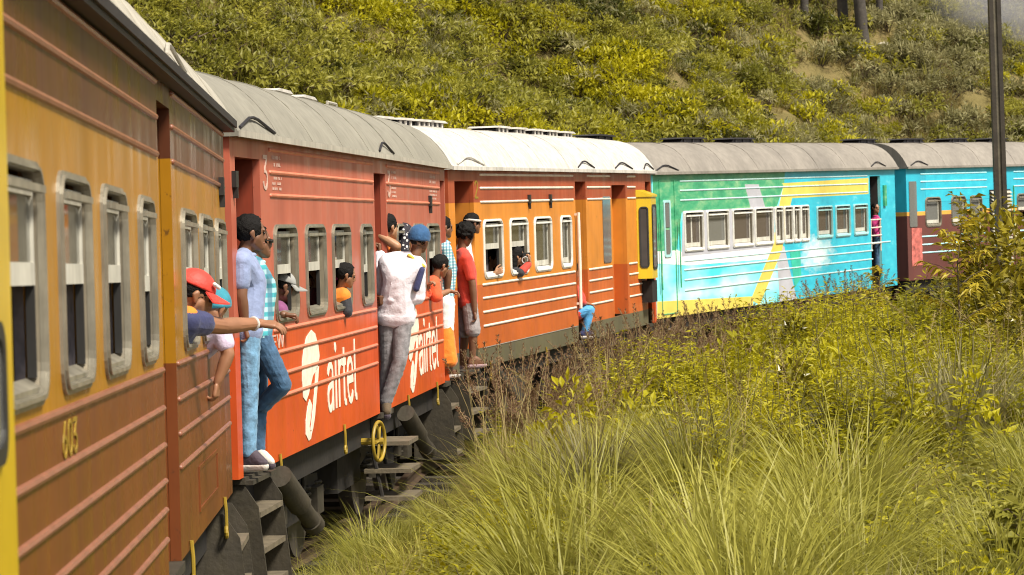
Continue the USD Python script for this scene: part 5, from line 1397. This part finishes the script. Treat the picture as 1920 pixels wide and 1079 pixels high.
person('woman in a magenta and yellow headscarf at the third red-coach window behind a child', 20.75,
       dict(head=(640, 490, .10), nk=(636, 516, .12), shR=(644, 536, .02), shL=(628, 534, .28), hipR=(636, 640, .06), hipL=(628, 640, .24)),
       (.75, .25, -.2), 'skin_dark', 'long', ('scarf', 'magenta_cloth'), 'black_cloth', k=.9, extra={'parts': [('scarf_band', lambda W, P, B: torus(P(0, -.005, .05), B[2] + .3 * B[1], .092, .012, 24, 8), 'yellow_knit')]}, lean=.35, deep=.8)

person('dark-haired child in orange with black sleeves leaning over the third red-coach window sill', 20.45,
       dict(head=(648, 518, .0), nk=(640, 544, .02), shR=(645, 556, -.06), shL=(632, 552, .14), elR=(650, 584, -.08), wrR=(640, 580, .0), hipR=(636, 625, .0), hipL=(630, 625, .14)),
       (.82, .2, -.25), 'skin_brown', 'short', None, 'orange_cloth', .1, k=.80, extra={'parts': [('sleeve', lambda W, P, B: finish(union([hull((W['shR'] + [.01, 0, -.02], .05), (W['elR'], .052)), hull((W['elR'], .052), (W['wrR'], .045))]), .015, 4, .004), 'black_cloth')]}, lean=.35, deep=.1)
# second doorway of the red coach
person('man in white and navy jacket, blue knitted hat and grey jeans, back turned', 22.35,
       dict(head=(786, 452, .02), nk=(778, 478, .0), shR=(780, 500, -.02), shL=(728, 494, .06), elR=(782, 556, .02), wrR=(732, 562, -.08), elL=(716, 540, .12), wrL=(712, 478, .26), hipR=(756, 594, .02), hipL=(728, 592, .02),
            knR=(750, 676, -.06), knL=(727, 684, .05), anR=(724, 752, -.04), anL=(722, 748, .10), toeR=(722, 772, .10), toeL=(720, 768, .24)),
       (.55, .84, -.05), 'skin_dark', 'short', ('knit', 'blue_knit'), 'jacket_white', 1.95, 'jeans_grey', shoes=('shoe_brown', 'shoe_dark'), fit=.021, hands={'L': ((0, .2, 1), (-1, 0, 0), dict(curl=.9)), 'R': ((-1, .1, -.1), (0, 1, 0), dict(curl=.5))}, up=(.2, 0, 1),
       extra={'collar': 'yellow_knit', 'parts': [('jacket_stripe', lambda W, P, B: finish(hull((W['shR'] + [.05, -.062, -.03], .030), (W['shR'] + [.0, -.080, -.19], .030)), .015, 2), 'navy_cloth'),
                                               ('collar_trim', lambda W, P, B: finish(hull((W['nk'] + [-.05, -.060, -.005], .016), (W['shR'] + [.07, -.055, -.0], .016)), .015, 2), 'yellow_knit')]})
person('black-haired man with one bare arm raised inside the second red-coach doorway', 22.9,
       dict(head=(727, 428, .0), nk=(724, 456, .02), shR=(738, 476, .0), shL=(712, 472, .16), elR=(744, 462, -.14), wrR=(708, 440, -.10), hipR=(724, 600, .02), hipL=(714, 600, .12), knR=(722, 680, 0.05), knL=(716, 680, .15), anR=(718, 745, .08), anL=(712, 745, .16), toeR=(724, 760, .12), toeL=(716, 760, .3)),
       (.75, .62, .0), 'skin_tan', 'short', None, 'orange_cloth', .1, 'jeans_dark', shoes=('shoe_dark', 'shoe_dark'), extra={'collar': 'teal_cloth'}, hands={'R': ((-1, .3, .1), (0, 1, 0), dict(curl=.8))})
person('person under a black scarf with white dots leaning from the window beside the white jacket', 23.75,
       dict(head=(757, 447, .0), nk=(752, 476, .05), shR=(762, 500, .0), shL=(744, 498, .25), hipR=(752, 590, .1), hipL=(744, 590, .25)),
       (.6, .7, -.1), 'skin_brown', None, ('scarf', 'polka_cloth'), 'black_cloth', k=1.0, lean=.38)

person('boy in red-orange sleeves with clasped hands leaning from the last window of the red coach', 25.45,
       dict(head=(826, 500, .05), nk=(816, 522, .05), shR=(812, 536, -.08), shL=(806, 534, .16), elR=(818, 556, -.12), wrR=(842, 546, .0), elL=(796, 552, -.20), wrL=(800, 538, -.22), hipR=(804, 600, .0), hipL=(798, 600, .16)),
       (.75, .45, -.35), 'skin_brown', 'short', None, 'redorange_cloth', 1.15, k=.88, fit=.012, hands={'R': ((1, .2, -.15), (0, 0, -1), dict(curl=.5)), 'L': ((.6, -.3, .5), (0, 0, -1), dict(curl=.8))}, lean=.40)

person('person in aqua checks and long orange cloth at the end door of the red coach', 26.75,
       dict(head=(832, 428, .0), nk=(831, 450, .0), shR=(835, 468, -.10), shL=(833, 466, .15), elR=(841, 515, -.12), wrR=(837, 556, -.08), hipR=(831, 590, -.06), hipL=(831, 590, .08), knR=(833, 640, -.06), knL=(833, 640, .06), anR=(835, 688, -.06), anL=(835, 688, .06), toeR=(853, 700, -.02), toeL=(853, 700, .1)),
       (.9, .35, -.1), 'skin_dark', 'short', None, 'aqua_check', .7, 'orange_cloth', skirt=True, shoes=('sandal', 'pale_band'), k=.93, extra={'parts': [('white_cloth', lambda W, P, B: finish(Manifold.batch_hull([sph(W['hipR'] + [.02, 0, .12], .108), sph(W['hipL'] + [.02, 0, .12], .108), sph(W['hipR'] + [.01, 0, -.16], .098), sph(W['hipL'] + [.01, 0, -.16], .098)]), .02, 4, .006, 2, (14, 14, 30)), 'white_cloth')]})
# orange coach
person('curly-haired youth in a red shirt and grey shorts standing barelegged on the orange coach step', 28.55,
       dict(head=(872, 442, .0), nk=(866, 466, .0), shR=(874, 484, -.16), shL=(860, 482, .14), elR=(886, 532, -.18), wrR=(890, 584, -.16), hipR=(880, 566, -.08), hipL=(872, 566, .08), knR=(887, 624, -.08), knL=(872, 626, .06), anR=(886, 668, -.06), anL=(868, 668, .08), toeR=(903, 681, -.02), toeL=(888, 684, .02)),
       (.80, .30, -.45), 'skin_dark', 'curly', None, 'red_cloth', .75, 'grey_shorts', True, shoes=('sandal', 'sandal_pink'), k=.98, hands={'R': ((.1, .1, -1), (-1, 0, 0), dict(curl=.5))})
person('person with a pale headband and navy trousers behind the youth in red', 29.0,
       dict(head=(886, 421, .0), nk=(876, 446, .0), shR=(870, 466, -.1), shL=(866, 466, .16), hipR=(864, 562, -.06), hipL=(864, 562, .1), knR=(864, 626, -.06), knL=(866, 626, .1), anR=(862, 676, -.04), anL=(864, 676, .1), toeR=(876, 686, .04), toeL=(878, 686, .16)),
       (.85, .4, -.1), 'skin_dark', 'short', None, 'white_cloth', .5, 'navy_cloth', shoes=('shoe_dark', 'shoe_white'), k=.96, extra={'parts': [('headband', lambda W, P, B: torus(P(0, -.008, .045), B[2], .093, .013, 24, 8), 'pale_band')]})
person('person in white with hands on the sill at the first orange-coach window', 29.95,
       dict(head=(921, 484, .08), nk=(917, 508, .1), shR=(917, 522, -.02), shL=(910, 520, .26), elR=(920, 528, -.02), wrR=(928, 512, .0), hipR=(914, 590, .05), hipL=(908, 590, .24)),
       (.85, -.1, -.4), 'skin_tan', 'long', None, 'white_cloth', 1.2, k=.9, hands={'R': ((.9, 0, .35), (0, 1, 0), dict(curl=.7))}, lean=.35, deep=.6, keep=('wrR',))

person('long-haired woman leaning from the second orange-coach window holding a camera, maroon cuff', 31.05,
       dict(head=(969, 482, .0), nk=(964, 502, .02), shR=(966, 512, -.10), shL=(960, 510, .14), elR=(976, 512, -.14), wrR=(993, 494, -.05), hipR=(958, 570, .02), hipL=(954, 570, .18)),
       (.9, .2, -.1), 'skin_tan', 'long', None, 'black_cloth', 1.4, k=.92, hands={'R': ((.1, .1, 1), (-1, 0, 0), dict(curl=.8))},
       extra={'parts': [('camera', lambda W, P, B: bx(-.045, .045, -.02, .02, -.03, .03).apply_translation(W['wrR'] + [-.035, 0, .10]), 'black_rubber'), ('camera_strap', lambda W, P, B: torus(W['wrR'] + [-.05, -.01, .04], [0, 1, .2], .04, .006, 16, 6), 'white_cloth'),
                       ('cuff', lambda W, P, B: finish(hull((W['wrR'] + (W['elR'] - W['wrR']) * .15, .042), (W['wrR'] + (W['elR'] - W['wrR']) * .75, .052)), .015, 2), 'red_cloth')]}, lean=.35)

person('person in red top and bright blue trousers sitting in the second orange-coach doorway', 34.5,
       dict(head=(1074, 508, .0), nk=(1076, 534, .0), shR=(1080, 548, -.14), shL=(1076, 548, .16), elR=(1090, 566, -.16), wrR=(1100, 570, -.08), hipR=(1082, 588, -.08), hipL=(1082, 588, .08), knR=(1107, 580, -.08), knL=(1106, 580, .10), anR=(1098, 618, -.06), anL=(1097, 618, .10), toeR=(1108, 628, -.04), toeL=(1106, 628, .12)),
       (.9, .3, -.2), 'skin_brown', 'short', None, 'red_cloth', 1.5, 'blue_bright', shoes=('navy_cloth', 'shoe_white'), k=.95, hands={'R': ((1, 0, -.2), (0, 0, -1), dict(curl=.5))})
person('small person in magenta behind the white gate bars of the mural coach', 49.1,
       dict(head=(1642, 391, .0), nk=(1642, 403, .0), shR=(1646, 410, .0), shL=(1638, 410, .1), elR=(1648, 424, -.02), wrR=(1650, 434, -.02), hipR=(1645, 440, .0), hipL=(1640, 440, .1), knR=(1645, 470, 0), knL=(1640, 470, .1), anR=(1645, 498, 0), anL=(1640, 498, .1), toeR=(1650, 506, -.05), toeL=(1645, 506, .05)),
       (.5, -.8, 0), 'skin_brown', 'short', None, 'magenta_cloth', .6, 'jeans_dark', shoes=('shoe_dark', 'shoe_dark'), k=.85)
person('person in dark clothes at the far cyan coach window right of the pole', 53.75,
       dict(head=(1914, 388, .0), nk=(1912, 404, .03), shR=(1917, 413, -.02), shL=(1906, 412, .2), elR=(1919, 424, -.04), wrR=(1914, 416, -.06), hipR=(1912, 450, .1), hipL=(1906, 450, .25)),
       (.5, -.8, -.1), 'skin_tan', 'short', None, 'black_cloth', .7, k=1.0, lean=.3, deep=.5)
